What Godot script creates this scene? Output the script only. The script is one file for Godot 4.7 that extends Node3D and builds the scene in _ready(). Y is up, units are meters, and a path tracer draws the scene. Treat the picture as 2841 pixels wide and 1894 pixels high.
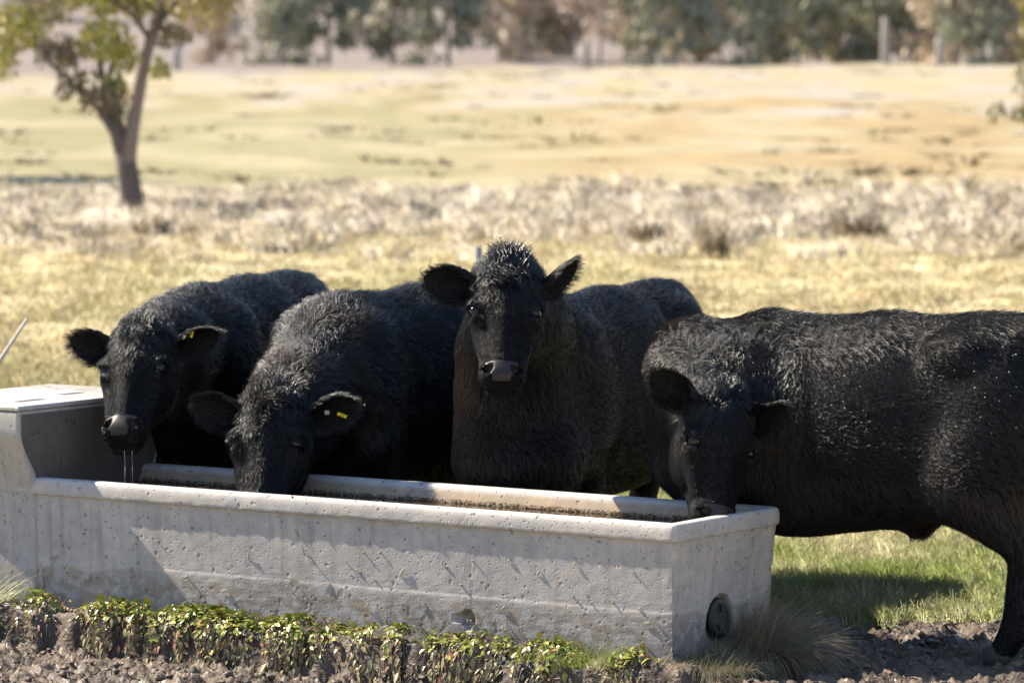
extends Node3D
# A group of black cattle drinking at a concrete water trough in a dry winter paddock.

const SUN_FROM := Vector3(-0.655, 0.687, -0.312)

var rng := RandomNumberGenerator.new()
var fine := FastNoiseLite.new()
var soft := FastNoiseLite.new()
var clod := FastNoiseLite.new()
var used := {}
var M := {}


# ---------------------------------------------------------------- small helpers
func noise_of(kind: int, freq: float, octaves: int, seed_: int) -> FastNoiseLite:
	var n := FastNoiseLite.new()
	n.noise_type = kind
	n.frequency = freq
	n.fractal_octaves = octaves
	n.fractal_type = FastNoiseLite.FRACTAL_FBM if octaves > 1 else FastNoiseLite.FRACTAL_NONE
	n.seed = seed_
	return n


func lin(r: float, g: float, b: float) -> Color:
	return Color(r, g, b).linear_to_srgb()


func mat(called: String, c: Color, rough: float, vertex := false) -> StandardMaterial3D:
	var m := StandardMaterial3D.new()
	m.resource_name = called
	m.albedo_color = c
	m.roughness = rough
	m.vertex_color_use_as_albedo = vertex
	m.cull_mode = BaseMaterial3D.CULL_DISABLED
	return m


func numbered(called: String) -> String:
	var n: int = used.get(called, 0)
	used[called] = n + 1
	return called if n == 0 else "%s_%03d" % [called, n]


func tag(o: Node, label: String, category := "", group := "", kind := "") -> void:
	if label: o.set_meta("label", label)
	if category: o.set_meta("category", category)
	if group: o.set_meta("group", group)
	if kind: o.set_meta("kind", kind)


func thing(called: String, label: String, category: String, where := Vector3.ZERO, group := "") -> Node3D:
	var o := Node3D.new()
	o.name = numbered(called)
	o.position = where
	tag(o, label, category, group)
	add_child(o)
	return o


class Geo:
	var V := PackedVector3Array()
	var N := PackedVector3Array()
	var I := PackedInt32Array()
	var C := PackedColorArray()
	var U := PackedVector2Array()

	func tri(a: int, b: int, c: int) -> void:
		I.append(a); I.append(b); I.append(c)

	func quad(a: int, b: int, c: int, d: int) -> void:
		I.append(a); I.append(b); I.append(c)
		I.append(a); I.append(c); I.append(d)

	func add(v: Vector3, col := Color.WHITE) -> int:
		V.append(v); C.append(col)
		return V.size() - 1


func smooth_normals(g: Geo) -> void:
	var n := PackedVector3Array()
	n.resize(g.V.size())
	for t in range(0, g.I.size(), 3):
		var a := g.I[t]; var b := g.I[t + 1]; var c := g.I[t + 2]
		var f := (g.V[c] - g.V[a]).cross(g.V[b] - g.V[a])
		n[a] += f; n[b] += f; n[c] += f
	for i in n.size():
		n[i] = n[i].normalized()
	g.N = n


func flip(g: Geo) -> void:
	for t in range(0, g.I.size(), 3):
		var b := g.I[t + 1]
		g.I[t + 1] = g.I[t + 2]
		g.I[t + 2] = b


# "closed": outside is outside; "up": faces look upwards; "": as wound
func mesh_of(g: Geo, facing := "closed") -> ArrayMesh:
	if g.N.size() != g.V.size():
		if facing == "closed":
			var vol := 0.0
			for t in range(0, g.I.size(), 3):
				vol += g.V[g.I[t]].dot(g.V[g.I[t + 1]].cross(g.V[g.I[t + 2]]))
			if vol > 0.0: flip(g)
		smooth_normals(g)
		if facing == "up":
			var up := 0.0
			for v in g.N: up += v.y
			if up < 0.0:
				flip(g)
				smooth_normals(g)
	var a := []
	a.resize(Mesh.ARRAY_MAX)
	a[Mesh.ARRAY_VERTEX] = g.V
	a[Mesh.ARRAY_NORMAL] = g.N
	a[Mesh.ARRAY_INDEX] = g.I
	if g.C.size() == g.V.size(): a[Mesh.ARRAY_COLOR] = g.C
	if g.U.size() == g.V.size(): a[Mesh.ARRAY_TEX_UV] = g.U
	var m := ArrayMesh.new()
	m.add_surface_from_arrays(Mesh.PRIMITIVE_TRIANGLES, a)
	return m


func put(called: String, mesh: Mesh, m: Material, parent: Node = self, at := Transform3D()) -> MeshInstance3D:
	var o := MeshInstance3D.new()
	o.name = numbered(called) if parent == self else called
	o.mesh = mesh
	o.material_override = m
	o.transform = at
	parent.add_child(o, true)
	return o


func scatter(called: String, mesh: Mesh, m: Material, buf: PackedFloat32Array, parent: Node = self) -> MultiMeshInstance3D:
	var mm := MultiMesh.new()
	mm.transform_format = MultiMesh.TRANSFORM_3D
	mm.use_colors = true
	mm.mesh = mesh
	mm.instance_count = buf.size() / 16
	mm.buffer = buf
	var o := MultiMeshInstance3D.new()
	o.name = numbered(called) if parent == self else called
	o.multimesh = mm
	o.material_override = m
	o.set_meta("kind", "stuff")
	parent.add_child(o, true)
	return o


func push(buf: PackedFloat32Array, x: Vector3, y: Vector3, z: Vector3, o: Vector3, c: Color) -> void:
	buf.append_array(PackedFloat32Array([x.x, y.x, z.x, o.x, x.y, y.y, z.y, o.y, x.z, y.z, z.z, o.z, c.r, c.g, c.b, 1.0]))


func tube(g: Geo, pts: Array, radii: Array, sides: int, col := Color.WHITE, cap := true) -> void:
	var first := -1
	var prev := Vector3.ZERO
	for i in pts.size():
		var p: Vector3 = pts[i]
		var d: Vector3 = (pts[mini(i + 1, pts.size() - 1)] - pts[maxi(i - 1, 0)]).normalized()
		var s := prev
		if i == 0:
			s = d.cross(Vector3(0.31, 0.2, 0.9)).normalized()
		s = (s - d * s.dot(d)).normalized()
		prev = s
		var t := d.cross(s)
		var r: float = radii[i]
		for k in sides:
			var an := TAU * k / sides
			g.add(p + (s * cos(an) + t * sin(an)) * r, col)
		var base := g.V.size() - sides
		if i > 0:
			for k in sides:
				g.quad(first + k, base + k, base + (k + 1) % sides, first + (k + 1) % sides)
		elif cap:
			var c0 := g.add(p, col)
			for k in sides: g.tri(c0, base + k, base + (k + 1) % sides)
		first = base
	if cap:
		var c1 := g.add(pts[-1], col)
		for k in sides: g.tri(c1, first + (k + 1) % sides, first + k)


# a box with chamfered edges: eight corners of three vertices, normals per face come from duplicated corners
func bevel_box(g: Geo, lo: Vector3, hi: Vector3, b: float, col := Color.WHITE) -> void:
	var c := (lo + hi) / 2.0
	var h := (hi - lo) / 2.0
	var sides := [Vector3.RIGHT, Vector3.UP, Vector3.BACK]
	for ax in 3:
		for sg in [-1.0, 1.0]:
			var n: Vector3 = sides[ax] * sg
			var u: Vector3 = sides[(ax + 1) % 3]
			var v: Vector3 = sides[(ax + 2) % 3] * sg
			var hu: float = h[(ax + 1) % 3] - b
			var hv: float = h[(ax + 2) % 3] - b
			var o: Vector3 = c + n * h[ax]
			g.quad(g.add(o - u * hu - v * hv, col), g.add(o + u * hu - v * hv, col), g.add(o + u * hu + v * hv, col), g.add(o - u * hu + v * hv, col))
	for ax in 3:
		for s1 in [-1.0, 1.0]:
			for s2 in [-1.0, 1.0]:
				var a1: Vector3 = sides[(ax + 1) % 3] * s1
				var a2: Vector3 = sides[(ax + 2) % 3] * s2
				var h1: float = h[(ax + 1) % 3]
				var h2: float = h[(ax + 2) % 3]
				var al: Vector3 = sides[ax] * (h[ax] - b)
				var p := c + a1 * h1 + a2 * (h2 - b)
				var q := c + a1 * (h1 - b) + a2 * h2
				if s1 * s2 > 0: g.quad(g.add(p - al, col), g.add(p + al, col), g.add(q + al, col), g.add(q - al, col))
				else: g.quad(g.add(q - al, col), g.add(q + al, col), g.add(p + al, col), g.add(p - al, col))
	for s0 in [-1.0, 1.0]:
		for s1 in [-1.0, 1.0]:
			for s2 in [-1.0, 1.0]:
				var k := Vector3(s0, s1, s2)
				var p0 := c + Vector3(k.x * h.x, k.y * (h.y - b), k.z * (h.z - b))
				var p1 := c + Vector3(k.x * (h.x - b), k.y * h.y, k.z * (h.z - b))
				var p2 := c + Vector3(k.x * (h.x - b), k.y * (h.y - b), k.z * h.z)
				if s0 * s1 * s2 > 0: g.tri(g.add(p0, col), g.add(p1, col), g.add(p2, col))
				else: g.tri(g.add(p0, col), g.add(p2, col), g.add(p1, col))


func lathe(g: Geo, prof: Array, sides: int, at := Transform3D(), col := Color.WHITE) -> void:
	var first := 0
	for i in prof.size():
		var p: Vector2 = prof[i]
		for k in sides:
			var an := TAU * k / sides
			g.add(at * Vector3(cos(an) * p.x, p.y, sin(an) * p.x), col)
		var base := g.V.size() - sides
		if i > 0:
			for k in sides:
				g.quad(first + k, base + k, base + (k + 1) % sides, first + (k + 1) % sides)
		first = base


# ---------------------------------------------------------------- distance fields for the animals
# a primitive: [kind, op, k, a, b, ra, rb] tapered capsule, or [kind, op, k, centre, radii, turned-back basis]
func cap(a: Vector3, b: Vector3, ra: float, rb: float, k := 0.06) -> Array:
	return [0, 1.0, k, a, b, ra, rb]


func ell(c: Vector3, r: Vector3, k := 0.06, turn := Basis(), op := 1.0) -> Array:
	return [1, op, k, c, r, turn.inverse()]


func surface_of(prims: Array, cell: float) -> Geo:
	var lo := Vector3.ONE * 1e6
	var hi := -lo
	for p in prims:
		if p[1] < 0.0: continue
		if p[0] == 0:
			var m: float = maxf(p[5], p[6])
			lo = lo.min(p[3] - Vector3.ONE * m).min(p[4] - Vector3.ONE * m)
			hi = hi.max(p[3] + Vector3.ONE * m).max(p[4] + Vector3.ONE * m)
		else:
			var m: float = maxf(p[4].x, maxf(p[4].y, p[4].z))
			lo = lo.min(p[3] - Vector3.ONE * m)
			hi = hi.max(p[3] + Vector3.ONE * m)
	lo -= Vector3.ONE * (3.0 * cell)
	hi += Vector3.ONE * (3.0 * cell)
	var nx := int((hi.x - lo.x) / cell) + 2
	var ny := int((hi.y - lo.y) / cell) + 2
	var nz := int((hi.z - lo.z) / cell) + 2
	var f := PackedFloat32Array()
	f.resize(nx * ny * nz)
	f.fill(1.0)
	for p in prims:
		var k: float = p[2]
		var op: float = p[1]
		var mg := k + 2.0 * cell
		var plo: Vector3
		var phi: Vector3
		var is_cap: bool = p[0] == 0
		var a: Vector3 = p[3]
		var ab := Vector3.ZERO
		var ra := 0.0
		var rd := 0.0
		var inv := 0.0
		var er := Vector3.ONE
		var eb := Basis()
		if is_cap:
			ab = p[4] - a
			ra = p[5]
			rd = p[6] - ra
			inv = 1.0 / maxf(ab.length_squared(), 1e-9)
			var m := maxf(p[5], p[6]) + mg
			plo = a.min(p[4]) - Vector3.ONE * m
			phi = a.max(p[4]) + Vector3.ONE * m
		else:
			er = p[4]
			eb = p[5]
			var m := maxf(er.x, maxf(er.y, er.z)) + mg
			plo = a - Vector3.ONE * m
			phi = a + Vector3.ONE * m
		var x0 := maxi(0, int((plo.x - lo.x) / cell)); var x1 := mini(nx - 1, int((phi.x - lo.x) / cell) + 1)
		var y0 := maxi(0, int((plo.y - lo.y) / cell)); var y1 := mini(ny - 1, int((phi.y - lo.y) / cell) + 1)
		var z0 := maxi(0, int((plo.z - lo.z) / cell)); var z1 := mini(nz - 1, int((phi.z - lo.z) / cell) + 1)
		var ik := 0.25 / k
		for z in range(z0, z1 + 1):
			for y in range(y0, y1 + 1):
				var id := (z * ny + y) * nx + x0
				var q := Vector3(lo.x + x0 * cell, lo.y + y * cell, lo.z + z * cell) - a
				for x in range(x0, x1 + 1):
					var d: float
					if is_cap:
						var t := clampf(q.dot(ab) * inv, 0.0, 1.0)
						d = (q - ab * t).length() - ra - rd * t
					else:
						var w := eb * q / er
						var k0 := w.length()
						d = k0 * (k0 - 1.0) / maxf((w / er).length(), 1e-6)
					var v := f[id]
					if op > 0.0:
						var h := k - absf(v - d)
						if h > 0.0: f[id] = minf(v, d) - h * h * ik
						elif d < v: f[id] = d
					else:
						d = -d
						var h := k - absf(v - d)
						if h > 0.0: f[id] = maxf(v, d) + h * h * ik
						elif d > v: f[id] = d
					id += 1
					q.x += cell
	# surface nets
	var g := Geo.new()
	var at := PackedInt32Array()
	at.resize(nx * ny * nz)
	at.fill(-1)
	var sy := nx
	var sz := nx * ny
	var far := 5.0 * cell
	for z in nz - 1:
		for y in ny - 1:
			var id := (z * ny + y) * nx - 1
			for x in nx - 1:
				id += 1
				var f0 := f[id]
				if f0 > far or f0 < -far: continue
				var f1 := f[id + 1]
				var f2 := f[id + sy]
				var f3 := f[id + sy + 1]
				var f4 := f[id + sz]
				var f5 := f[id + sz + 1]
				var f6 := f[id + sz + sy]
				var f7 := f[id + sz + sy + 1]
				var neg := int(f0 < 0.0) + int(f1 < 0.0) + int(f2 < 0.0) + int(f3 < 0.0) + int(f4 < 0.0) + int(f5 < 0.0) + int(f6 < 0.0) + int(f7 < 0.0)
				if neg == 0 or neg == 8: continue
				var s := Vector3.ZERO
				var n := 0
				if (f0 < 0.0) != (f1 < 0.0): s += Vector3(f0 / (f0 - f1), 0, 0); n += 1
				if (f2 < 0.0) != (f3 < 0.0): s += Vector3(f2 / (f2 - f3), 1, 0); n += 1
				if (f4 < 0.0) != (f5 < 0.0): s += Vector3(f4 / (f4 - f5), 0, 1); n += 1
				if (f6 < 0.0) != (f7 < 0.0): s += Vector3(f6 / (f6 - f7), 1, 1); n += 1
				if (f0 < 0.0) != (f2 < 0.0): s += Vector3(0, f0 / (f0 - f2), 0); n += 1
				if (f1 < 0.0) != (f3 < 0.0): s += Vector3(1, f1 / (f1 - f3), 0); n += 1
				if (f4 < 0.0) != (f6 < 0.0): s += Vector3(0, f4 / (f4 - f6), 1); n += 1
				if (f5 < 0.0) != (f7 < 0.0): s += Vector3(1, f5 / (f5 - f7), 1); n += 1
				if (f0 < 0.0) != (f4 < 0.0): s += Vector3(0, 0, f0 / (f0 - f4)); n += 1
				if (f1 < 0.0) != (f5 < 0.0): s += Vector3(1, 0, f1 / (f1 - f5)); n += 1
				if (f2 < 0.0) != (f6 < 0.0): s += Vector3(0, 1, f2 / (f2 - f6)); n += 1
				if (f3 < 0.0) != (f7 < 0.0): s += Vector3(1, 1, f3 / (f3 - f7)); n += 1
				s /= n
				at[id] = g.V.size()
				g.V.append(lo + (Vector3(x, y, z) + s) * cell)
				g.N.append(Vector3(f1 + f3 + f5 + f7 - f0 - f2 - f4 - f6, f2 + f3 + f6 + f7 - f0 - f1 - f4 - f5, f4 + f5 + f6 + f7 - f0 - f1 - f2 - f3).normalized())
	for z in range(1, nz - 1):
		for y in range(1, ny - 1):
			var id := (z * ny + y) * nx
			for x in range(1, nx - 1):
				id += 1
				if at[id] < 0: continue
				var inside := f[id] < 0.0
				if inside != (f[id + 1] < 0.0): face(g, at[id], at[id - sy], at[id - sy - sz], at[id - sz], inside)
				if inside != (f[id + sy] < 0.0): face(g, at[id], at[id - sz], at[id - sz - 1], at[id - 1], inside)
				if inside != (f[id + sz] < 0.0): face(g, at[id], at[id - 1], at[id - 1 - sy], at[id - sy], inside)
	return g


func face(g: Geo, a: int, b: int, c: int, d: int, inside: bool) -> void:
	if a < 0 or b < 0 or c < 0 or d < 0: return
	if inside: g.quad(a, b, c, d)
	else: g.quad(a, d, c, b)


# ---------------------------------------------------------------- cattle
var head_geo: Geo
var tufts := []


func make_head() -> void:
	# face up the y axis from muzzle (-0.47) to poll (0), front of the face towards +z
	var p := []
	p.append(ell(Vector3(0, -0.075, -0.035), Vector3(0.124, 0.095, 0.108), 0.04))
	p.append(ell(Vector3(0, -0.155, -0.015), Vector3(0.112, 0.105, 0.097), 0.04))
	p.append(ell(Vector3(0, -0.02, -0.03), Vector3(0.075, 0.045, 0.07), 0.04))
	p.append(cap(Vector3(0, -0.17, 0.005), Vector3(0, -0.38, 0.018), 0.078, 0.058, 0.04))
	p.append(cap(Vector3(0, -0.22, 0.05), Vector3(0, -0.37, 0.048), 0.034, 0.03, 0.03))
	p.append(cap(Vector3(0, -0.20, -0.10), Vector3(0, -0.41, -0.012), 0.086, 0.046, 0.04))
	for s in [-1.0, 1.0]:
		p.append(ell(Vector3(s * 0.070, -0.215, -0.06), Vector3(0.046, 0.10, 0.078), 0.04))
		p.append(ell(Vector3(s * 0.095, -0.160, 0.026), Vector3(0.032, 0.022, 0.038), 0.025))
		p.append(ell(Vector3(s * 0.086, -0.212, 0.022), Vector3(0.026, 0.018, 0.032), 0.02))
		p.append(cap(Vector3(s * 0.082, -0.225, 0.01), Vector3(s * 0.055, -0.37, 0.02), 0.028, 0.022, 0.03))
		p.append(ell(Vector3(s * 0.043, -0.413, 0.033), Vector3(0.033, 0.042, 0.043), 0.025))
		p.append(cap(Vector3(s * 0.106, -0.1655, 0.050), Vector3(s * 0.115, -0.1690, 0.008), 0.0085, 0.0085, 0.012))
		p.append(cap(Vector3(s * 0.100, -0.2085, 0.050), Vector3(s * 0.108, -0.2060, 0.008), 0.0075, 0.0075, 0.012))
	p.append(ell(Vector3(0, -0.415, 0.035), Vector3(0.064, 0.042, 0.05), 0.03))
	p.append(ell(Vector3(0, -0.435, 0.0), Vector3(0.048, 0.032, 0.052), 0.03))
	p.append(cap(Vector3(-0.03, -0.466, 0.012), Vector3(0.03, -0.466, 0.012), 0.021, 0.021, 0.012))
	for s in [-1.0, 1.0]:
		p.append(ell(Vector3(s * 0.114, -0.187, 0.030), Vector3(0.022, 0.019, 0.026), 0.010, Basis(), -1.0))
		p.append(ell(Vector3(s * 0.043, -0.406, 0.080), Vector3(0.012, 0.019, 0.026), 0.008, Basis(Vector3(0, 0, 1), s * 0.5), -1.0))
		p.append(ell(Vector3(s * 0.056, -0.402, 0.066), Vector3(0.016, 0.009, 0.018), 0.008, Basis(Vector3(0, 0, 1), s * 0.3), -1.0))
	p.append(cap(Vector3(-0.06, -0.449, 0.052), Vector3(0.06, -0.449, 0.052), 0.004, 0.004, 0.006))
	p[-1][1] = -1.0
	head_geo = surface_of(p, 0.0055)


func make_tufts() -> void:
	# locks of hair, one unit long, growing along +y and leaning to +z
	for kind in 4:
		var g := Geo.new()
		var r := RandomNumberGenerator.new()
		r.seed = 40 + kind
		for s in 6:
			var root := Vector3(r.randf_range(-0.16, 0.16), 0, r.randf_range(-0.16, 0.16))
			var lean := Vector3(r.randf_range(-0.22, 0.22), 0, r.randf_range(-0.1, 0.3))
			var ln := r.randf_range(0.65, 1.1)
			var wave := r.randf_range(-0.07, 0.07) * (1.0 + kind * 0.6)
			var pts := []
			for i in 4:
				var t := i / 3.0
				pts.append(root * (1.0 - 0.55 * t) + Vector3(wave * sin(t * 4.0), ln * t * (1.0 - 0.12 * t), 0) + lean * t * t)
			tube(g, pts, [0.0135, 0.0125, 0.010, 0.002], 3, Color.WHITE, false)
		tufts.append(mesh_of(g, ""))


func ear_into(g: Geo, L: PackedFloat32Array, F: PackedVector3Array, root: Vector3, axis: Vector3, open: Vector3, size: float) -> void:
	axis = axis.normalized()
	open = (open - axis * open.dot(axis)).normalized()
	var side := axis.cross(open)
	var rows := 12
	var cols := 10
	for layer in 2:
		var base := g.V.size()
		for i in rows + 1:
			var t := float(i) / rows
			var h := 0.066 * size * pow(maxf(sin(PI * pow(0.08 + 0.915 * t, 1.0)), 0.0), 0.55)
			if i == rows: h = 0.004
			h = maxf(h, 0.022 * (1.0 - t))
			var curl := lerpf(2.3, 0.85, smoothstep(0.0, 0.55, t))
			for j in cols + 1:
				var v := (2.0 * j / cols - 1.0)
				var an := v * curl
				var rr := h / maxf(sin(minf(curl, PI / 2)), 0.5)
				var out := side * sin(an) * rr + open * (1.0 - cos(an)) * rr * 0.8
				var thick := 0.0065 * (1.0 - v * v) + 0.0008
				var p := root + axis * (t * 0.185 * size) + out - open * (thick if layer == 0 else -thick) - open * 0.02 * t * t
				g.V.append(p)
				var nn := (open * cos(an) - side * sin(an)) * (-1.0 if layer == 0 else 1.0)
				g.N.append(nn)
				var edge: float = maxf(absf(v), smoothstep(0.72, 1.0, t))
				L.append((0.016 if layer == 0 else 0.018) + 0.026 * pow(edge, 4.0))
				F.append((axis * 0.9 + side * v * (0.3 + 0.7 * edge) + (open * 0.15 if layer == 1 else Vector3.ZERO)).normalized())
		for i in rows:
			for j in cols:
				var a := base + i * (cols + 1) + j
				if layer == 0: g.quad(a, a + 1, a + cols + 2, a + cols + 1)
				else: g.quad(a, a + cols + 1, a + cols + 2, a + 1)


func make_cow(d: Dictionary) -> Node3D:
	var fwd: Vector3 = Vector3(d.fwd.x, 0, d.fwd.y).normalized()
	var body := Transform3D(Basis(Vector3.UP.cross(fwd), Vector3.UP, fwd), d.at)
	var back := body.affine_inverse()
	var sz: float = d.size
	var rs := RandomNumberGenerator.new()
	rs.seed = d.seed
	# the head's place
	var poll: Vector3 = d.poll
	var hy: Vector3 = (poll - d.muzzle).normalized()
	var hz: Vector3 = (d.look - hy * d.look.dot(hy)).normalized()
	var hs: float = d.get("head", 1.0)
	var head := back * Transform3D(Basis(hy.cross(hz), hy, hz).scaled(Vector3.ONE * hs), poll)
	# trunk, neck and legs
	var S := func(x: float, y: float, z: float) -> Vector3: return Vector3(x, y, z) * sz
	var ln: float = d.get("long", 1.0)
	var p := []
	p.append(ell(S.call(0, 0.86, -0.50 * ln), Vector3(0.24, 0.27, 0.27) * sz, 0.08))
	var dp: float = d.get("deep", 0.0)
	p.append(ell(S.call(0, 0.80 - dp * 0.5, -0.14), Vector3(0.295 * d.get("slim", 1.0), 0.33 + dp * 0.5, 0.50 * ln) * sz, 0.08))
	if dp > 0.0: p.append(ell(S.call(0, 0.55, 0.2), Vector3(0.2, 0.18, 0.34) * sz, 0.08))
	p.append(ell(S.call(0, 0.79, 0.27), Vector3(0.25, 0.34, 0.33) * sz, 0.08))
	p.append(cap(S.call(0, 1.04, 0.30), S.call(0, 1.02, -0.15), 0.075 * sz, 0.10 * sz, 0.08))
	p.append(cap(S.call(0, 1.02, -0.15), S.call(0, 1.01 + d.get("rump", 0.0), -0.62 * ln), 0.10 * sz, 0.10 * sz, 0.08))
	p.append(ell(S.call(0, 0.58, 0.47), Vector3(0.13, 0.16, 0.15) * sz, 0.10))
	for s in [-1.0, 1.0]:
		p.append(ell(S.call(s * 0.175, 0.80, 0.36), Vector3(0.10, 0.25, 0.16) * sz, 0.08))
		p.append(ell(S.call(s * 0.15, 0.985 + d.get("rump", 0.0), -0.44 * ln), Vector3(0.07, 0.06, 0.09) * sz, 0.08))
		p.append(ell(S.call(s * 0.15, 0.72, -0.60 * ln), Vector3(0.12, 0.27, 0.17) * sz, 0.08))
		var fz: float = d.get("fore", 0.30)
		p.append(cap(S.call(s * 0.16, 0.62, 0.36), S.call(s * 0.15, 0.46, fz + 0.02), 0.10 * sz, 0.074 * sz, 0.05))
		p.append(cap(S.call(s * 0.15, 0.46, fz + 0.02), S.call(s * 0.145, 0.30, fz), 0.074 * sz, 0.05 * sz, 0.03))
		p.append(cap(S.call(s * 0.145, 0.30, fz), S.call(s * 0.145, 0.10, fz - 0.01), 0.046 * sz, 0.034 * sz, 0.03))
		p.append(cap(S.call(s * 0.145, 0.10, fz - 0.01), S.call(s * 0.145, 0.055, fz + 0.02), 0.041 * sz, 0.042 * sz, 0.02))
		var hl: float = -0.64 * ln + (d.get("hind", 0.05) if s > 0 else -0.10)
		p.append(cap(S.call(s * 0.14, 0.68, -0.52 * ln), S.call(s * 0.145, 0.58, -0.46 * ln), 0.135 * sz, 0.10 * sz, 0.10))
		p.append(ell(S.call(s * 0.12, 0.66, -0.36 * ln), Vector3(0.10, 0.14, 0.17) * sz, 0.10))
		p.append(cap(S.call(s * 0.145, 0.60, -0.50 * ln), S.call(s * 0.155, 0.38, hl - 0.03), 0.125 * sz, 0.062 * sz, 0.08))
		p.append(cap(S.call(s * 0.155, 0.38, hl - 0.03), S.call(s * 0.16, 0.12, hl + 0.01), 0.058 * sz, 0.047 * sz, 0.03))
		p.append(cap(S.call(s * 0.16, 0.12, hl + 0.01), S.call(s * 0.16, 0.055, hl + 0.05), 0.047 * sz, 0.046 * sz, 0.02))
	p.append(cap(S.call(0, 1.02 + d.get("rump", 0.0), -0.70 * ln), S.call(0, 0.90, -0.80 * ln), 0.045 * sz, 0.035 * sz, 0.05))
	p.append(cap(S.call(0, 0.90, -0.80 * ln), S.call(0, 0.42, -0.79 * ln), 0.03 * sz, 0.02 * sz, 0.02))
	if d.has("sheath"):
		p.append(ell(S.call(0, 0.455, -0.26), Vector3(0.024, 0.036, 0.05) * sz, 0.06))
	var hb := head * Vector3(0, -0.09, -0.09)
	var thr := head * Vector3(0, -0.22, -0.11)
	var na: Vector3 = S.call(0, 0.88, 0.40)
	var nm: Vector3 = back * d.neck if d.has("neck") else na.lerp(hb, 0.55) + Vector3(0, 0.02, 0)
	p.append(cap(na, nm, 0.22 * sz, 0.165 * sz, 0.09))
	p.append(cap(nm, hb, 0.165 * sz, 0.115, 0.07))
	p.append(cap(S.call(0, 0.62, 0.48), nm + Vector3(0, -0.12, 0), 0.16 * sz, 0.10 * sz, 0.09))
	p.append(cap(nm + Vector3(0, -0.12, 0), thr, 0.10 * sz, 0.07, 0.07))
	if d.has("extra"): p.append(cap(back * d.extra[0], back * d.extra[1], d.extra[2], d.extra[3], 0.08))
	var g := surface_of(p, 0.019)
	# flow and length of the coat at every vertex
	var L := PackedFloat32Array()
	var F := PackedVector3Array()
	var nd := hb - na
	var n2 := nd.length_squared()
	var shag: float = d.get("shag", 1.0)
	for i in g.V.size():
		var v := g.V[i] / sz
		var t := (g.V[i] - na).dot(nd) / n2
		var flow := Vector3(g.N[i].x * 0.25, -0.55, -0.9)
		var len_ := 0.030
		len_ = lerpf(0.027, 0.050, smoothstep(0.97, 1.08, v.y))
		if v.y < 0.62 and v.y > 0.4: len_ = 0.040; flow = Vector3(0, -1.0, -0.5)
		if v.y < 0.40: len_ = lerpf(0.012, 0.026, smoothstep(0.1, 0.4, v.y)); flow = Vector3(0, -1, -0.12)
		if d.has("sheath") and v.y < 0.45 and absf(v.x) < 0.05 and absf(v.z + 0.29) < 0.07: len_ = 0.06; flow = Vector3(0, -1, -0.1)
		var w := smoothstep(0.0, 0.35, t) * (1.0 - smoothstep(0.30, 0.36, (g.V[i] - (na + nd * clampf(t, 0.0, 1.0))).length()))
		if w > 0.0:
			flow = flow.lerp(-nd.normalized() * 0.7 + Vector3(0, -0.75, 0), w)
			len_ = lerpf(len_, 0.042, w)
		L.append(len_ * shag)
		F.append(flow.normalized())
	# head
	var nose := Geo.new()
	var nose_at := {}
	var h0 := g.V.size()
	var tags := []
	for i in head_geo.V.size():
		var q := head_geo.V[i]
		g.V.append(head * q)
		g.N.append((head.basis * head_geo.N[i]).normalized())
		var len_ := 0.015
		var flow := Vector3(q.x * 4.0, -1.0, 0)
		var top := smoothstep(-0.13, -0.03, q.y)
		if q.z > -0.06: len_ = lerpf(0.012, 0.030, smoothstep(-0.24, -0.10, q.y)) * d.get("face", 1.0)
		len_ = lerpf(len_, 0.062 * d.get("tousle", 1.0), top)
		if q.y < -0.27: len_ = 0.012 * d.get("face", 1.0)
		if q.y > -0.16 and q.z > 0.0: flow = Vector3(q.x * 7.0 , -0.8, 0.3)
		if q.y > -0.06: flow = Vector3(q.x * 7.0, 1.0, 0.15).lerp(Vector3(q.x * 5.0, -0.6, 0.8), smoothstep(0.045, 0.075, q.z) * (1.0 - smoothstep(0.03, 0.07, absf(q.x))))
		if absf(q.x) > 0.05 and q.y > -0.12: len_ *= 0.72
		if q.z < -0.06 and q.y < -0.1: flow = Vector3(0, -0.3, -0.9); len_ = 0.022
		if q.y < -0.375 and q.z > 0.0: len_ = 0.010
		if (Vector3(absf(q.x), q.y, q.z) - Vector3(0.108, -0.187, 0.034)).length() < 0.027: len_ = 0.0
		if nosy(q): len_ = 0.0
		if q.z < -0.09: len_ = 0.03
		L.append(len_ * lerpf(1.0, shag, 0.6))
		F.append((head.basis * flow).normalized())
	for t in range(0, head_geo.I.size(), 3):
		var a := head_geo.I[t]; var b := head_geo.I[t + 1]; var c := head_geo.I[t + 2]
		if nosy(head_geo.V[a]) and nosy(head_geo.V[b]) and nosy(head_geo.V[c]):
			for k: int in [a, b, c]:
				if not nose_at.has(k):
					nose_at[k] = nose.V.size()
					nose.V.append(head * head_geo.V[k])
					nose.N.append((head.basis * head_geo.N[k]).normalized())
				nose.I.append(nose_at[k])
		else:
			g.tri(h0 + a, h0 + b, h0 + c)
	for s in [0, 1]:
		var e: Array = d.ears[s]
		var x := -0.098 if s == 0 else 0.098
		var root := head * Vector3(x, -0.062, -0.045)
		var wax: Vector3 = back.basis * e[0]
		var wop: Vector3 = back.basis * e[1]
		ear_into(g, L, F, root, wax, wop, e[2])
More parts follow.
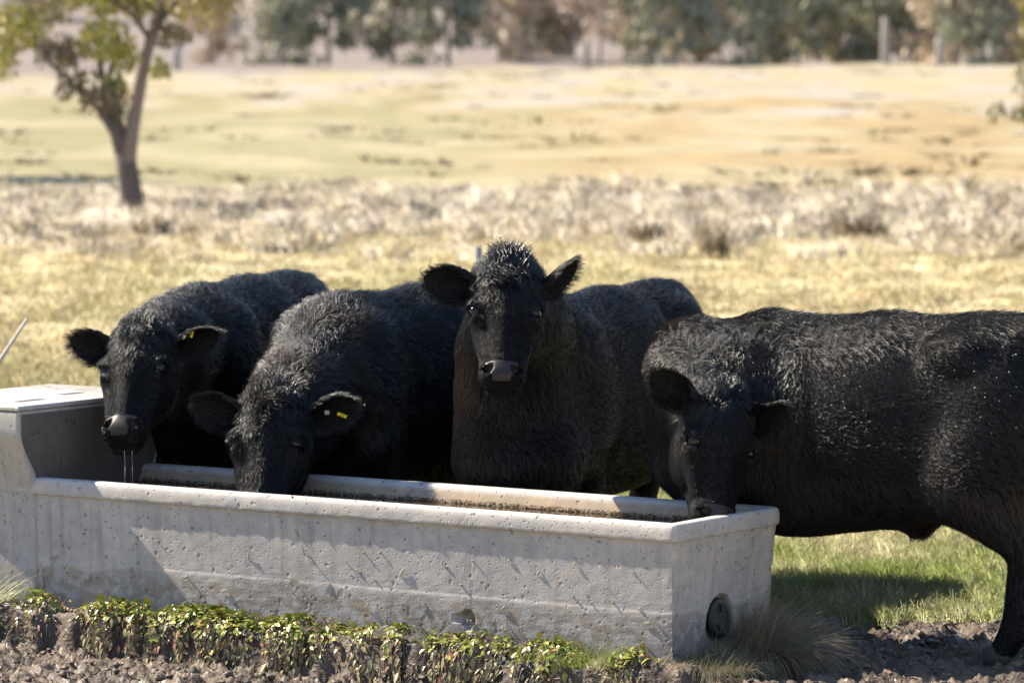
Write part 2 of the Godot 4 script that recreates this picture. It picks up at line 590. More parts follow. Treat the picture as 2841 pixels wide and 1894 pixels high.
	for tg in d.get("tags", []):
		var e: Array = d.ears[1]
		var ax: Vector3 = (back.basis * e[0]).normalized()
		var op: Vector3 = back.basis * e[1]
		op = (op - ax * op.dot(ax)).normalized()
		var sd := ax.cross(op)
		var where: Vector3 = head * Vector3(0.098, -0.062, -0.045) + ax * tg[0] + sd * tg[1] + op * tg[2]
		var u: Vector3 = (ax * cos(tg[3]) + sd * sin(tg[3])).normalized()
		tags.append([Transform3D(Basis(u, op.cross(u), op), where), tg])
	# winding
	fix_winding(g)
	fix_winding(nose)
	var o := thing("black_cow", d.label, "cow", Vector3.ZERO, "black cattle drinking at the trough")
	o.transform = body
	put("body", mesh_of(g), M.hide, o)
	put("nose", mesh_of(nose), M.nose, o)
	for s in [-1.0, 1.0]:
		var eye := Geo.new()
		var prof := []
		for i in 9: prof.append(Vector2(sin(PI * i / 8.0), -cos(PI * i / 8.0)) * 0.0215)
		lathe(eye, prof, 14, head * Transform3D(Basis(), Vector3(s * 0.098, -0.187, 0.032)))
		put("eye", mesh_of(eye), M.eye, o)
	for s in [-1.0, 1.0]:
		for e in [[0.145, d.get("fore", 0.30) + 0.025], [0.16, -0.64 * ln + (d.get("hind", 0.05) if s > 0 else -0.10) + 0.055]]:
			var hf := Geo.new()
			for half in [-1.0, 1.0]:
				var h := Geo.new()
				var c: Vector3 = S.call(s * e[0] + half * 0.021, 0, e[1] + 0.012)
				lathe(hf, [Vector2(0.001, 0), Vector2(0.036, 0.0), Vector2(0.034, 0.03), Vector2(0.026, 0.062), Vector2(0.001, 0.066)], 12, Transform3D(Basis().scaled(Vector3(0.62, 1, 1.45) * sz), c))
			put("hoof", mesh_of(hf), M.hoof, o)
	for q in tags:
		var tg := Geo.new()
		var hx: float = q[1][4]
		bevel_box(tg, Vector3(-hx, -q[1][5], -0.0012), Vector3(hx, q[1][5], 0.0012), 0.001)
		var plate := put("ear_tag", mesh_of(tg), M.get(q[1][6]), o, q[0])
		plate.set_meta("label", "yellow ear tag" if q[1][6] == "yellow" else "pale grey button ear tag")
		if q[1].size() > 7:
			var tx := TextMesh.new()
			tx.text = q[1][7]
			tx.font = SystemFont.new()
			tx.font.font_names = PackedStringArray(["Droid Sans"])
			tx.font_size = 64
			tx.pixel_size = 0.00016
			tx.depth = 0.0004
			put("number", tx, M.ink, plate, Transform3D(Basis(), Vector3(0, 0, 0.0014)))
	coat(o, g, L, F, d, rs, head)
	if d.has("flecks"):
		var fl := Geo.new()
		var seen := 0
		for q in d.flecks:
			var near := []
			for i in h0:
				if g.V[i].distance_to(q[0]) < q[1] and g.N[i].x > 0.3: near.append(i)
			if near.is_empty(): continue
			for k in q[2]:
				var i: int = near[rs.randi() % near.size()]
				var c := Color(0.20, 0.16, 0.12).lerp(Color(0.36, 0.31, 0.25), rs.randf())
				crumb(fl, g.V[i] + g.N[i] * (L[i] * 0.42) + Vector3(rs.randf() - 0.5, rs.randf() - 0.5, rs.randf() - 0.5) * 0.025, 0.0012 + 0.0035 * pow(rs.randf(), 2.0), c)
		put("dried_mud", mesh_of(fl, ""), M.bits, o).set_meta("kind", "stuff")
	if d.has("straw"):
		var sg := Geo.new()
		var sp: Vector3 = head * Vector3(-0.03, 0.075, 0.05)
		tube(sg, [sp, sp + Vector3(0.006, 0.004, 0.004), sp + Vector3(0.013, 0.003, 0.005)], [0.003, 0.0045, 0.002], 5, Color(0.62, 0.50, 0.32))
		put("straw_bit", mesh_of(sg), M.bits, o)
	return o


func nosy(q: Vector3) -> bool:
	if q.z < 0.045 or q.y > -0.375 or q.y < -0.447: return false
	var up := smoothstep(-0.45, -0.385, q.y)
	return absf(q.x) < lerpf(0.030, 0.056, up) and q.y < -0.375 - 1.5 * q.x * q.x


func fix_winding(g: Geo) -> void:
	for t in range(0, g.I.size(), 3):
		var a := g.I[t]; var b := g.I[t + 1]; var c := g.I[t + 2]
		if (g.V[b] - g.V[a]).cross(g.V[c] - g.V[a]).dot(g.N[a] + g.N[b] + g.N[c]) > 0.0:
			g.I[t + 1] = c
			g.I[t + 2] = b


func coat(o: Node3D, g: Geo, L: PackedFloat32Array, F: PackedVector3Array, d: Dictionary, rs: RandomNumberGenerator, head: Transform3D) -> void:
	var bufs := [PackedFloat32Array(), PackedFloat32Array(), PackedFloat32Array(), PackedFloat32Array()]
	var na := noise_of(FastNoiseLite.TYPE_SIMPLEX_SMOOTH, 8.0, 2, d.seed)
	var nb := noise_of(FastNoiseLite.TYPE_SIMPLEX_SMOOTH, 8.0, 2, d.seed + 9)
	var nc := noise_of(FastNoiseLite.TYPE_SIMPLEX_SMOOTH, 2.3, 2, d.seed + 17)
	var dens: float = d.get("dens", 19000.0)
	var unruly: float = d.get("unruly", 0.13)
	var brown: Array = d.get("brown", [])
	var hinv := head.affine_inverse()
	for t in range(0, g.I.size(), 3):
		var a := g.I[t]; var b := g.I[t + 1]; var c := g.I[t + 2]
		var ln := (L[a] + L[b] + L[c]) / 3.0
		if L[a] <= 0.001 or L[b] <= 0.001 or L[c] <= 0.001: continue
		var area := (g.V[b] - g.V[a]).cross(g.V[c] - g.V[a]).length() / 2.0
		var many := area * dens * clampf(0.034 / ln, 0.7, 3.5)
		var count := int(many + rs.randf())
		for i in count:
			var u := rs.randf()
			var w := rs.randf()
			if u + w > 1.0: u = 1.0 - u; w = 1.0 - w
			var p := g.V[a] + (g.V[b] - g.V[a]) * u + (g.V[c] - g.V[a]) * w
			var n := g.N[a].lerp(g.N[b], u).lerp(g.N[c], w * 0.7).normalized()
			var jit := Vector3(na.get_noise_3dv(p), nb.get_noise_3dv(p), na.get_noise_3dv(p + Vector3(7, 3, 1)))
			var f := F[a] + jit * unruly * (0.5 if ln < 0.026 else 1.0 + 14.0 * maxf(0.0, ln - 0.055)) + Vector3(rs.randf() - 0.5, rs.randf() - 0.5, rs.randf() - 0.5) * 0.35
			f = f - n * f.dot(n)
			if f.length_squared() < 1e-4: f = n.cross(Vector3(0.3, 0.5, 0.8))
			f = f.normalized()
			var lift := 0.07 + 2.2 * maxf(0.0, ln - 0.036) * 10.0 * 0.4 + 0.6 * unruly * maxf(0.0, jit.x + 0.10)
			if ln < 0.026: lift = 0.17
			var y := (f + n * lift).normalized()
			var x := f.cross(n).normalized()
			var z := x.cross(y)
			z = -n + y * n.dot(y)
			z = z.normalized()
			x = y.cross(z)
			var s := ln * rs.randf_range(0.75, 1.2)
			var col := Color(0.0055, 0.0055, 0.0065)
			var br := 0.0
			for q in brown:
				br = maxf(br, 1.0 - (p - q[0]).length() / q[1])
			br = clampf(br * 1.5 + 0.6 * nc.get_noise_3dv(p) - 0.25, 0.0, 1.0) if br > 0.0 else clampf((nc.get_noise_3dv(p) - 0.18) * 1.2, 0.0, 0.45)
			col = col.lerp(Color(0.036, 0.021, 0.016), br)
			var k := rs.randi() % 4
			var ws := maxf(s, 0.022)
			push(bufs[k], x * ws, y * s, z * s, p - n * 0.002, col)
	for k in 4:
		var h := scatter("hair", tufts[k], M.hair, bufs[k], o)


# ---------------------------------------------------------------- ground
func ground_height(x: float, z: float) -> float:
	var far := 14.3 - z
	var h := 0.0
	if far > 60.0:
		h = 0.5 * smoothstep(60.0, 260.0, far) + 0.55 * soft.get_noise_2d(x * 0.35, z * 0.35) * smoothstep(60.0, 130.0, far)
	if far > 265.0:
		var r := far - 265.0
		h += 0.058 * r + 0.00004 * r * r
	return h


func trough_local(x: float, z: float) -> Vector2:
	# along the trough from its right end, and back from its front rim
	var dx := x - 0.538
	var dz := z - 0.077
	return Vector2(dx * -0.83 + dz * -0.558, dx * 0.558 + dz * -0.83)


func bank_height(x: float, z: float) -> float:
	var q := trough_local(x, z)
	var out := Vector2(maxf(maxf(-q.x, q.x - 3.3), 0.0), maxf(maxf(-q.y, q.y - 0.675), 0.0)).length()
	var wob := soft.get_noise_2d(x * 45.0, z * 45.0) * 0.035
	var side := 0.045 if q.y < 0.0 and q.x > -0.05 else 0.04
	if q.x < 0.02: side = 0.04
	var drop := 0.0
	if q.y < 0.0:
		drop = 0.095 * smoothstep(0.11 + wob, 0.17 + wob, -q.y) * smoothstep(-0.55, -0.12, q.x)
	return side * (1.0 - smoothstep(0.10 + wob, 0.19 + wob, out)) - 0.012 - drop


func mud_height(x: float, z: float) -> float:
	var wx := fine.get_noise_2d(x * 3.0 + 9.0, z * 3.0) * 0.06
	var wz := fine.get_noise_2d(x * 3.0, z * 3.0 + 31.0) * 0.06
	var c := clod.get_noise_2d(x + wx, z + wz)
	var h := (0.5 - absf(c)) * 0.020 + fine.get_noise_2d(x * 2.0, z * 2.0) * 0.040
	h += fine.get_noise_2d(x * 7.0, z * 7.0) * 0.018
	h += absf(fine.get_noise_2d(x * 4.0 + 7.0, z * 4.0)) * 0.03
	h += soft.get_noise_2d(x * 14.0, z * 14.0) * 0.03
	return h


func build_ground() -> void:
	var X0 := -2.9; var X1 := 3.1; var Z0 := -2.3; var Z1 := 1.1
	# trodden mud round the trough
	var g := Geo.new()
	var nx := 430
	var nz := 244
	for j in nz + 1:
		for i in nx + 1:
			var x := lerpf(X0, X1, float(i) / nx)
			var z := lerpf(Z0, Z1, float(j) / nz)
			var rim := smoothstep(0.0, 0.3, minf(minf(x - X0, X1 - x), minf(z - Z0, Z1 - z)))
			var b := bank_height(x, z)
			var h := ground_height(x, z) + rim * (mud_height(x, z) * (0.45 if b > 0.02 else 1.0) + b)
			var n := fine.get_noise_2d(x * 4.0, z * 4.0)
			var c := Color(0.058, 0.039, 0.025).lerp(Color(0.145, 0.102, 0.067), clampf(0.5 + n, 0.0, 1.0))
			var damp := soft.get_noise_2d(x * 20.0 + 50.0, z * 20.0)
			c = c.lerp(Color(0.042, 0.03, 0.022), clampf(damp * 1.6 + 0.1, 0.0, 0.8))
			g.V.append(Vector3(x, h, z))
			g.C.append(c)
	for j in nz:
		for i in nx:
			var a := j * (nx + 1) + i
			g.quad(a, a + 1, a + nx + 2, a + nx + 1)
	tag(put("mud_ground", mesh_of(g, "up"), M.mud), "", "", "", "structure")
	# loose clods
	var lump := []
	for k in 3:
		var lg := Geo.new()
		var lr := RandomNumberGenerator.new()
		lr.seed = 300 + k
		for j in 5:
			for i in 7:
				var th := PI * j / 4.0
				var ph := TAU * i / 7.0
				var q := Vector3(sin(th) * cos(ph), cos(th) * 0.75, sin(th) * sin(ph)) * lr.randf_range(0.6, 1.25)
				lg.V.append(q)
		for j in 4:
			for i in 7:
				lg.quad(j * 7 + i, j * 7 + (i + 1) % 7, (j + 1) * 7 + (i + 1) % 7, (j + 1) * 7 + i)
		lump.append(mesh_of(lg))
	var cr := RandomNumberGenerator.new()
	cr.seed = 91
	var cb := [PackedFloat32Array(), PackedFloat32Array(), PackedFloat32Array()]
	for i in 9000:
		var x := cr.randf_range(X0 + 0.3, X1 - 0.3)
		var z := cr.randf_range(-1.6, 0.75)
		var q := trough_local(x, z)
		if q.x > -0.02 and q.x < 3.4 and q.y > -0.03 and q.y < 0.71: continue
		if fine.get_noise_2d(x * 1.3, z * 1.3) < -0.25: continue
		var sz := 0.003 + 0.014 * pow(cr.randf(), 3.5)
		var bs := Basis.from_euler(Vector3(cr.randf() * 0.8, cr.randf() * TAU, cr.randf() * 0.8)).scaled(Vector3(cr.randf_range(0.7, 1.5), cr.randf_range(0.5, 1.0), cr.randf_range(0.7, 1.4)) * sz)
		var h := ground_height(x, z) + mud_height(x, z) * (0.45 if bank_height(x, z) > 0.02 else 1.0) + bank_height(x, z)
		var c := Color(0.062, 0.043, 0.028).lerp(Color(0.15, 0.108, 0.072), cr.randf())
		push(cb[i % 3], bs.x, bs.y, bs.z, Vector3(x, h + sz * 0.2, z), c)
	for k in 3: tag(scatter("mud_clods", lump[k], M.clods, cb[k]), ["rough crumbs of mud over the trodden ground", "flat crumbs of mud over the trodden ground", "rounded crumbs of mud over the trodden ground"][k], "mud")
	var st := Geo.new()
	for i in 260:
		var x := cr.randf_range(-2.2, 2.4)
		var z := cr.randf_range(-1.2, 0.6)
		var q := trough_local(x, z)
		if q.x > -0.02 and q.x < 3.4 and q.y > -0.05 and q.y < 0.71: continue
		var h := ground_height(x, z) + mud_height(x, z) + bank_height(x, z) + 0.006
		var an := cr.randf() * TAU
		var dd := Vector3(cos(an), cr.randf_range(-0.1, 0.25), sin(an)) * cr.randf_range(0.02, 0.08)
		var p0 := Vector3(x, h, z)
		tube(st, [p0, p0 + dd * 0.5 + Vector3(0, 0.004, 0), p0 + dd], [0.0012, 0.0016, 0.0009], 4, Color(0.40, 0.32, 0.19) * cr.randf_range(0.5, 1.1))
	var so := put("straw_litter", mesh_of(st, ""), M.bits)
	tag(so, "loose broken straws lying on the trodden mud", "straw", "", "stuff")
	# the paddock, out to the hill behind the trees
	var xs := [X0, X1]
	var zs := [Z0, Z1]
	var w := 0.0
	for i in 62:
		w += 0.14 * pow(1.075, i)
		xs.append(X0 - w); xs.append(X1 + w)
		if i < 30: zs.append(Z1 + w)
	w = 0.0
	for i in 250:
		w += 0.10 * pow(1.0165, i)
		zs.append(Z0 - w)
	for i in range(1, 20): xs.append(lerpf(X0, X1, i / 20.0))
	for i in range(1, 12): zs.append(lerpf(Z0, Z1, i / 12.0))
	xs.sort(); zs.sort()
	g = Geo.new()
	for z: float in zs:
		for x: float in xs:
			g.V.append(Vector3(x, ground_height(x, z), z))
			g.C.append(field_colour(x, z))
	var m := xs.size()
	for j in zs.size() - 1:
		for i in m - 1:
			if xs[i] >= X0 - 0.001 and xs[i + 1] <= X1 + 0.001 and zs[j] >= Z0 - 0.001 and zs[j + 1] <= Z1 + 0.001: continue
			var a := j * m + i
			g.quad(a, a + 1, a + m + 1, a + m)
	tag(put("paddock_ground", mesh_of(g, "up"), M.field), "", "", "", "structure")


func field_colour(x: float, z: float) -> Color:
	var far := 14.3 - z
	var straw := Color(0.60, 0.505, 0.285)
	var gold := Color(0.55, 0.385, 0.165)
	var green := Color(0.40, 0.36, 0.165)
	var pale := Color(0.60, 0.51, 0.43)
	var pink := Color(0.36, 0.285, 0.235)
	var n := soft.get_noise_2d(x * 2.4, z * 0.8)
	var n2 := soft.get_noise_2d(x * 9.0 + 40.0, z * 3.0)
	var n3 := fine.get_noise_2d(x * 0.7, z * 0.3)
	var across := x / maxf(far, 1.0)   # -0.117 .. 0.117 in view
	var c := straw
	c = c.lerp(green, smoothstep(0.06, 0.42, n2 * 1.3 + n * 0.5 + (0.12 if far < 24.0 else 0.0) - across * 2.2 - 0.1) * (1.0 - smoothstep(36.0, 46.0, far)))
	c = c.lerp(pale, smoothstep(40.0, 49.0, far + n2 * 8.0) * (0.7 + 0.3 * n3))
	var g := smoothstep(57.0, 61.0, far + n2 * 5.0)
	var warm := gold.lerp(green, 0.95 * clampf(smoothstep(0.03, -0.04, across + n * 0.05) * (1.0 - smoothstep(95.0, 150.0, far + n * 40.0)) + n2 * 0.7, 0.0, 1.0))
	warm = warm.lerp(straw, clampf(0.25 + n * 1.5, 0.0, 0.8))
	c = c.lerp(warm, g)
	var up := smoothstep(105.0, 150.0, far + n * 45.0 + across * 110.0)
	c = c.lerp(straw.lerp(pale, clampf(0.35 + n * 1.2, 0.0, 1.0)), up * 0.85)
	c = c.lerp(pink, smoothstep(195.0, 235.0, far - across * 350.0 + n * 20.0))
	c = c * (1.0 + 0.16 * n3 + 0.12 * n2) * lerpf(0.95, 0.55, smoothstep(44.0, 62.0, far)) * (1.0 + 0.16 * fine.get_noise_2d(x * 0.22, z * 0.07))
	return c


func blade_tuft(seed_: int, blades: int, spread: float, tall: float, wide: float, droop: float) -> ArrayMesh:
	var r := RandomNumberGenerator.new()
	r.seed = seed_
	var g := Geo.new()
	for i in blades:
		var an := r.randf() * TAU
		var dir := Vector3(cos(an), 0, sin(an))
		var side := Vector3(-sin(an), 0, cos(an)).rotated(Vector3.UP, r.randf_range(-0.8, 0.8))
		var root := dir * spread * sqrt(r.randf())
		var h := tall * r.randf_range(0.5, 1.0)
		var out := droop * r.randf_range(0.3, 1.2) * h
		var tint := r.randf_range(0.75, 1.2)
		var col := Color(tint, tint * r.randf_range(0.93, 1.04), tint * r.randf_range(0.8, 1.05))
		var last := -1
		for k in 4:
			var t := k / 3.0
			var p := root + dir * out * t * t + Vector3.UP * h * (t - 0.25 * droop * t * t)
			var ww := wide * (1.0 - t * 0.92) * 0.5
			var a := g.add(p - side * ww, col)
			g.add(p + side * ww, col)
			g.N.append((dir * 0.3 - side * 0.3 + Vector3.UP * 0.9).normalized())
			g.N.append((dir * 0.3 + side * 0.3 + Vector3.UP * 0.9).normalized())
			if last >= 0: g.quad(last, last + 1, a + 1, a)
			last = a
	return mesh_of(g, "")


func stand(buf: PackedFloat32Array, r: RandomNumberGenerator, x: float, z: float, s: float, sy: float, c: Color, sink := 0.01) -> void:
	var an := r.randf() * TAU
	var tilt := Basis(Vector3(r.randf() - 0.5, 0, r.randf() - 0.5).normalized(), r.randf_range(-0.2, 0.2)) * Basis(Vector3.UP, an)
	push(buf, tilt.x * s, tilt.y * sy, tilt.z * s, Vector3(x, ground_height(x, z) - sink, z), c)


func build_grass() -> void:
	var r := RandomNumberGenerator.new()
	r.seed = 77
	# short green grass behind the mud, right up to the paddock
	var t1 := blade_tuft(1, 26, 0.05, 0.13, 0.0045, 0.7)
	var buf := PackedFloat32Array()
	for i in 40000:
		var far := 15.2 + 13.0 * pow(r.randf(), 1.5)
		var x := r.randf_range(-0.2, 0.2) * far
		var z := 14.3 - far
		var edge := 15.55 + 0.35 * soft.get_noise_2d(x * 30.0, z * 30.0) + (0.9 if x < 0.6 else 0.0)
		if x < -0.9: edge = 17.3
		if far < edge or (far < edge + 0.5 and r.randf() < 0.5): continue
		var n := soft.get_noise_2d(x * 9.0, z * 9.0) + r.randf_range(-0.25, 0.25)
		var dry := smoothstep(17.0, 22.0, far + n * 3.0)
		var c := Color(0.42, 0.52, 0.14).lerp(Color(0.92, 0.85, 0.58), clampf(0.36 + 0.75 * n + dry * 0.55, 0.0, 1.0))
		stand(buf, r, x, z, r.randf_range(0.7, 1.3), r.randf_range(0.3, 0.75), c)
	tag(scatter("green_grass", t1, M.grass, buf), "short green and straw grass growing beyond the mud", "grass")
	# dry pasture further out
	var t2 := blade_tuft(2, 18, 0.18, 0.12, 0.012, 1.0)
	buf = PackedFloat32Array()
	for i in 11500:
		var far := 22.0 + 26.0 * pow(r.randf(), 1.2)
		var x := r.randf_range(-0.23, 0.23) * far
		var z := 14.3 - far
		var c := field_colour(x, z) * r.randf_range(1.1, 1.7)
		c = c.lerp(Color(0.95, 0.83, 0.56), 0.5)
		stand(buf, r, x, z, r.randf_range(0.8, 1.6), r.randf_range(0.4, 1.1), c)
	tag(scatter("dry_pasture_grass", t2, M.grass, buf), "short bleached pasture grass in the middle of the paddock", "grass")
	# the pale tussock belt
	var t3 := blade_tuft(3, 30, 0.26, 0.34, 0.030, 1.0)
	buf = PackedFloat32Array()
	for i in 1700:
		var far := 40.0 + 22.0 * (r.randf() + r.randf()) / 2.0
		var x := r.randf_range(-0.23, 0.23) * far
		var z := 14.3 - far
		if soft.get_noise_2d(x * 6.0, z * 4.0) < -0.08 and r.randf() < 0.85: continue
		if far > 46.0 and far < 53.0 and x > -5.4 and x < -3.9 and r.randf() < 0.8: continue
		var c := Color(0.95, 0.82, 0.68).lerp(Color(0.98, 0.91, 0.80), r.randf()) * r.randf_range(0.7, 1.15)
		if r.randf() < 0.04: c = Color(0.40, 0.30, 0.20)
		stand(buf, r, x, z, r.randf_range(0.7, 1.5), r.randf_range(0.5, 1.15), c)
	tag(scatter("pale_tussock_grass", t3, M.grass, buf), "belt of pale dead tussock grass across the paddock", "grass")
	# tufts over the far field
	buf = PackedFloat32Array()
	for i in 800:
		var far := 58.0 + 215.0 * pow(r.randf(), 1.35)
		var x := r.randf_range(-0.23, 0.23) * far
		var z := 14.3 - far
		var n := soft.get_noise_2d(x * 3.0, z * 2.0)
		if n < -0.02 and r.randf() < 0.85: continue
		var c := field_colour(x, z).lerp(Color(0.52, 0.42, 0.33), r.randf() * 0.6) * r.randf_range(0.9, 1.6)
		stand(buf, r, x, z, r.randf_range(1.0, 2.6), r.randf_range(0.25, 0.6), c)
	tag(scatter("far_field_grass", t3, M.grass, buf), "scattered tufts of dry grass over the golden far field", "grass")
	# rank grass right behind the tank box
	buf = PackedFloat32Array()
	var t4 := blade_tuft(4, 40, 0.12, 0.42, 0.009, 0.8)
	for i in 260:
		var far := r.randf_range(17.6, 20.5)
		var x := r.randf_range(-0.16, -0.085) * far
		var c := Color(0.42, 0.34, 0.16).lerp(Color(0.22, 0.22, 0.06), r.randf())
		if r.randf() < 0.3: c = Color(0.20, 0.14, 0.09)
		stand(buf, r, x, 14.3 - far, r.randf_range(0.7, 1.4), r.randf_range(0.45, 1.0), c)
	tag(scatter("rank_grass", t4, M.grass, buf), "tangle of tall yellow and brown grass behind the tank box", "grass")


# ---------------------------------------------------------------- trough
func concrete_maps() -> void:
	var w := 2048
	var h := 512
	var r := RandomNumberGenerator.new()
	r.seed = 5
	var big := noise_of(FastNoiseLite.TYPE_SIMPLEX_SMOOTH, 0.006, 4, 3).get_image(w, h)
	var mid := noise_of(FastNoiseLite.TYPE_SIMPLEX_SMOOTH, 0.03, 4, 4).get_image(w, h)
	var grit := noise_of(FastNoiseLite.TYPE_SIMPLEX_SMOOTH, 0.22, 3, 8).get_image(w, h)
	var A := big.get_data()
	var B := mid.get_data()
	var G := grit.get_data()
	var pit := PackedByteArray()
	pit.resize(w * h)
	for i in 4600:
		var cx := r.randi() % w
		var cy := r.randi() % h
		var rad := 0.8 + 0.9 * r.randf() if r.randf() < 0.8 else 1.5 + 2.8 * pow(r.randf(), 2.0)
		var el := r.randf_range(0.7, 1.2)
		var ri := int(ceil(rad)) + 1
		for yy in range(-ri, ri + 1):
			for xx in range(-ri, ri + 1):
				var px := (cx + xx + w) % w
				var py := cy + yy
				if py < 0 or py >= h: continue
				var dd := Vector2(xx * el, yy / el).length() / rad
				if dd < 1.2:
					var v := int(255.0 * clampf(1.2 - dd, 0.0, 1.0))
					if v > pit[py * w + px]: pit[py * w + px] = v
	for i in 26:
		var cx := r.randi() % w
		var cy := h - 20 - r.randi() % 90
		for k in 5:
			var ox := cx + r.randi_range(-7, 7)
			var oy := cy + r.randi_range(-10, 10)
			var rad := r.randf_range(2.0, 6.0)
			for yy in range(-7, 8):
				for xx in range(-7, 8):
					var py := oy + yy
					if py < 0 or py >= h: continue
					var dd := Vector2(xx, yy).length() / rad
					if dd < 1.0:
						var v := int(150.0 * clampf((1.0 - dd) * 2.5, 0.0, 1.0))
						var q := py * w + (ox + xx + w) % w
						if v > pit[q]: pit[q] = v
	var runs := noise_of(FastNoiseLite.TYPE_SIMPLEX_SMOOTH, 0.035, 3, 41)
	var col := PackedByteArray()
	col.resize(w * h * 3)
	var hei := PackedByteArray()
	hei.resize(w * h)
	for y in h:
		var up := 1.0 - float(y) / h            # height above the ground, one metre over the picture
		var damp := smoothstep(0.19, 0.13, up)
		for x in w:
			var i := y * w + x
			var a := A[i] / 255.0 - 0.5
			var b := B[i] / 255.0 - 0.5
			var gr := G[i] / 255.0 - 0.5
			var line := smoothstep(0.20, 0.185, up + a * 0.03 + (0.01 if (x / 150) % 2 == 0 else 0.0))
			var c := 0.42 + a * 0.12 + b * 0.09 + gr * 0.05
			c *= 1.0 - 0.27 * line * clampf(0.7 + b * 2.0, 0.0, 1.0)
			var sk := maxf(0.0, runs.get_noise_2d(x, y * 0.05) - 0.05) * smoothstep(0.02, 0.25, up) * (1.0 - smoothstep(0.36, 0.50, up))
			c *= 1.0 - 0.34 * sk
			c *= 1.0 - 0.22 * damp * clampf(0.6 + 4.0 * b, 0.0, 1.0)
			var p := pit[i] / 255.0
			c *= 1.0 - 0.55 * p
			var warm := 0.026 + 0.05 * clampf(b * 2.0 + a, 0.0, 0.6)
			var k := i * 3
			col[k] = int(255.0 * pow(clampf(c + warm, 0.0, 1.0), 0.4545))
			col[k + 1] = int(255.0 * pow(clampf(c, 0.0, 1.0), 0.4545))
			col[k + 2] = int(255.0 * pow(clampf(c - warm * 0.9, 0.0, 1.0), 0.4545))
			hei[i] = int(clampf(170.0 + gr * 34.0 + b * 10.0 - p * 140.0, 0.0, 255.0))
	var ci := Image.create_from_data(w, h, false, Image.FORMAT_RGB8, col)
	var hi := Image.create_from_data(w, h, false, Image.FORMAT_L8, hei)
	var m := mat("trough_concrete", Color.WHITE, 0.9)
	m.vertex_color_use_as_albedo = true
	m.albedo_texture = ImageTexture.create_from_image(ci)
	m.heightmap_enabled = true
	m.heightmap_texture = ImageTexture.create_from_image(hi)
	m.heightmap_scale = 0.4
	m.uv1_scale = Vector3(0.25, 1.0, 1.0)
	M.trough = m
	var q := mat("box_concrete", Color.WHITE, 0.9)
	q.albedo_texture = m.albedo_texture
	q.heightmap_enabled = true
	q.heightmap_texture = m.heightmap_texture
	q.heightmap_scale = 0.35
	q.uv1_triplanar = true
	q.uv1_scale = Vector3(0.3, 0.55, 0.9)
	q.uv1_offset = Vector3(0.1, 0.1, 0.3)
	M.box = q
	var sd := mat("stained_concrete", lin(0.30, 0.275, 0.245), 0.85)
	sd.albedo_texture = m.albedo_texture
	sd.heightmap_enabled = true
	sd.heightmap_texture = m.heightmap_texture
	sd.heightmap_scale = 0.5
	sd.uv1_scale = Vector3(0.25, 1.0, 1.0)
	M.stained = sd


func trough_frame() -> Transform3D:
	return Transform3D(Basis(Vector3(-0.83, 0, -0.558), Vector3.UP, Vector3(0.558, 0, -0.83)), Vector3(0.538, 0, 0.077))


const HOLE := Vector2(0.835, 0.122)
const BUNG := Vector2(0.325, 0.150)


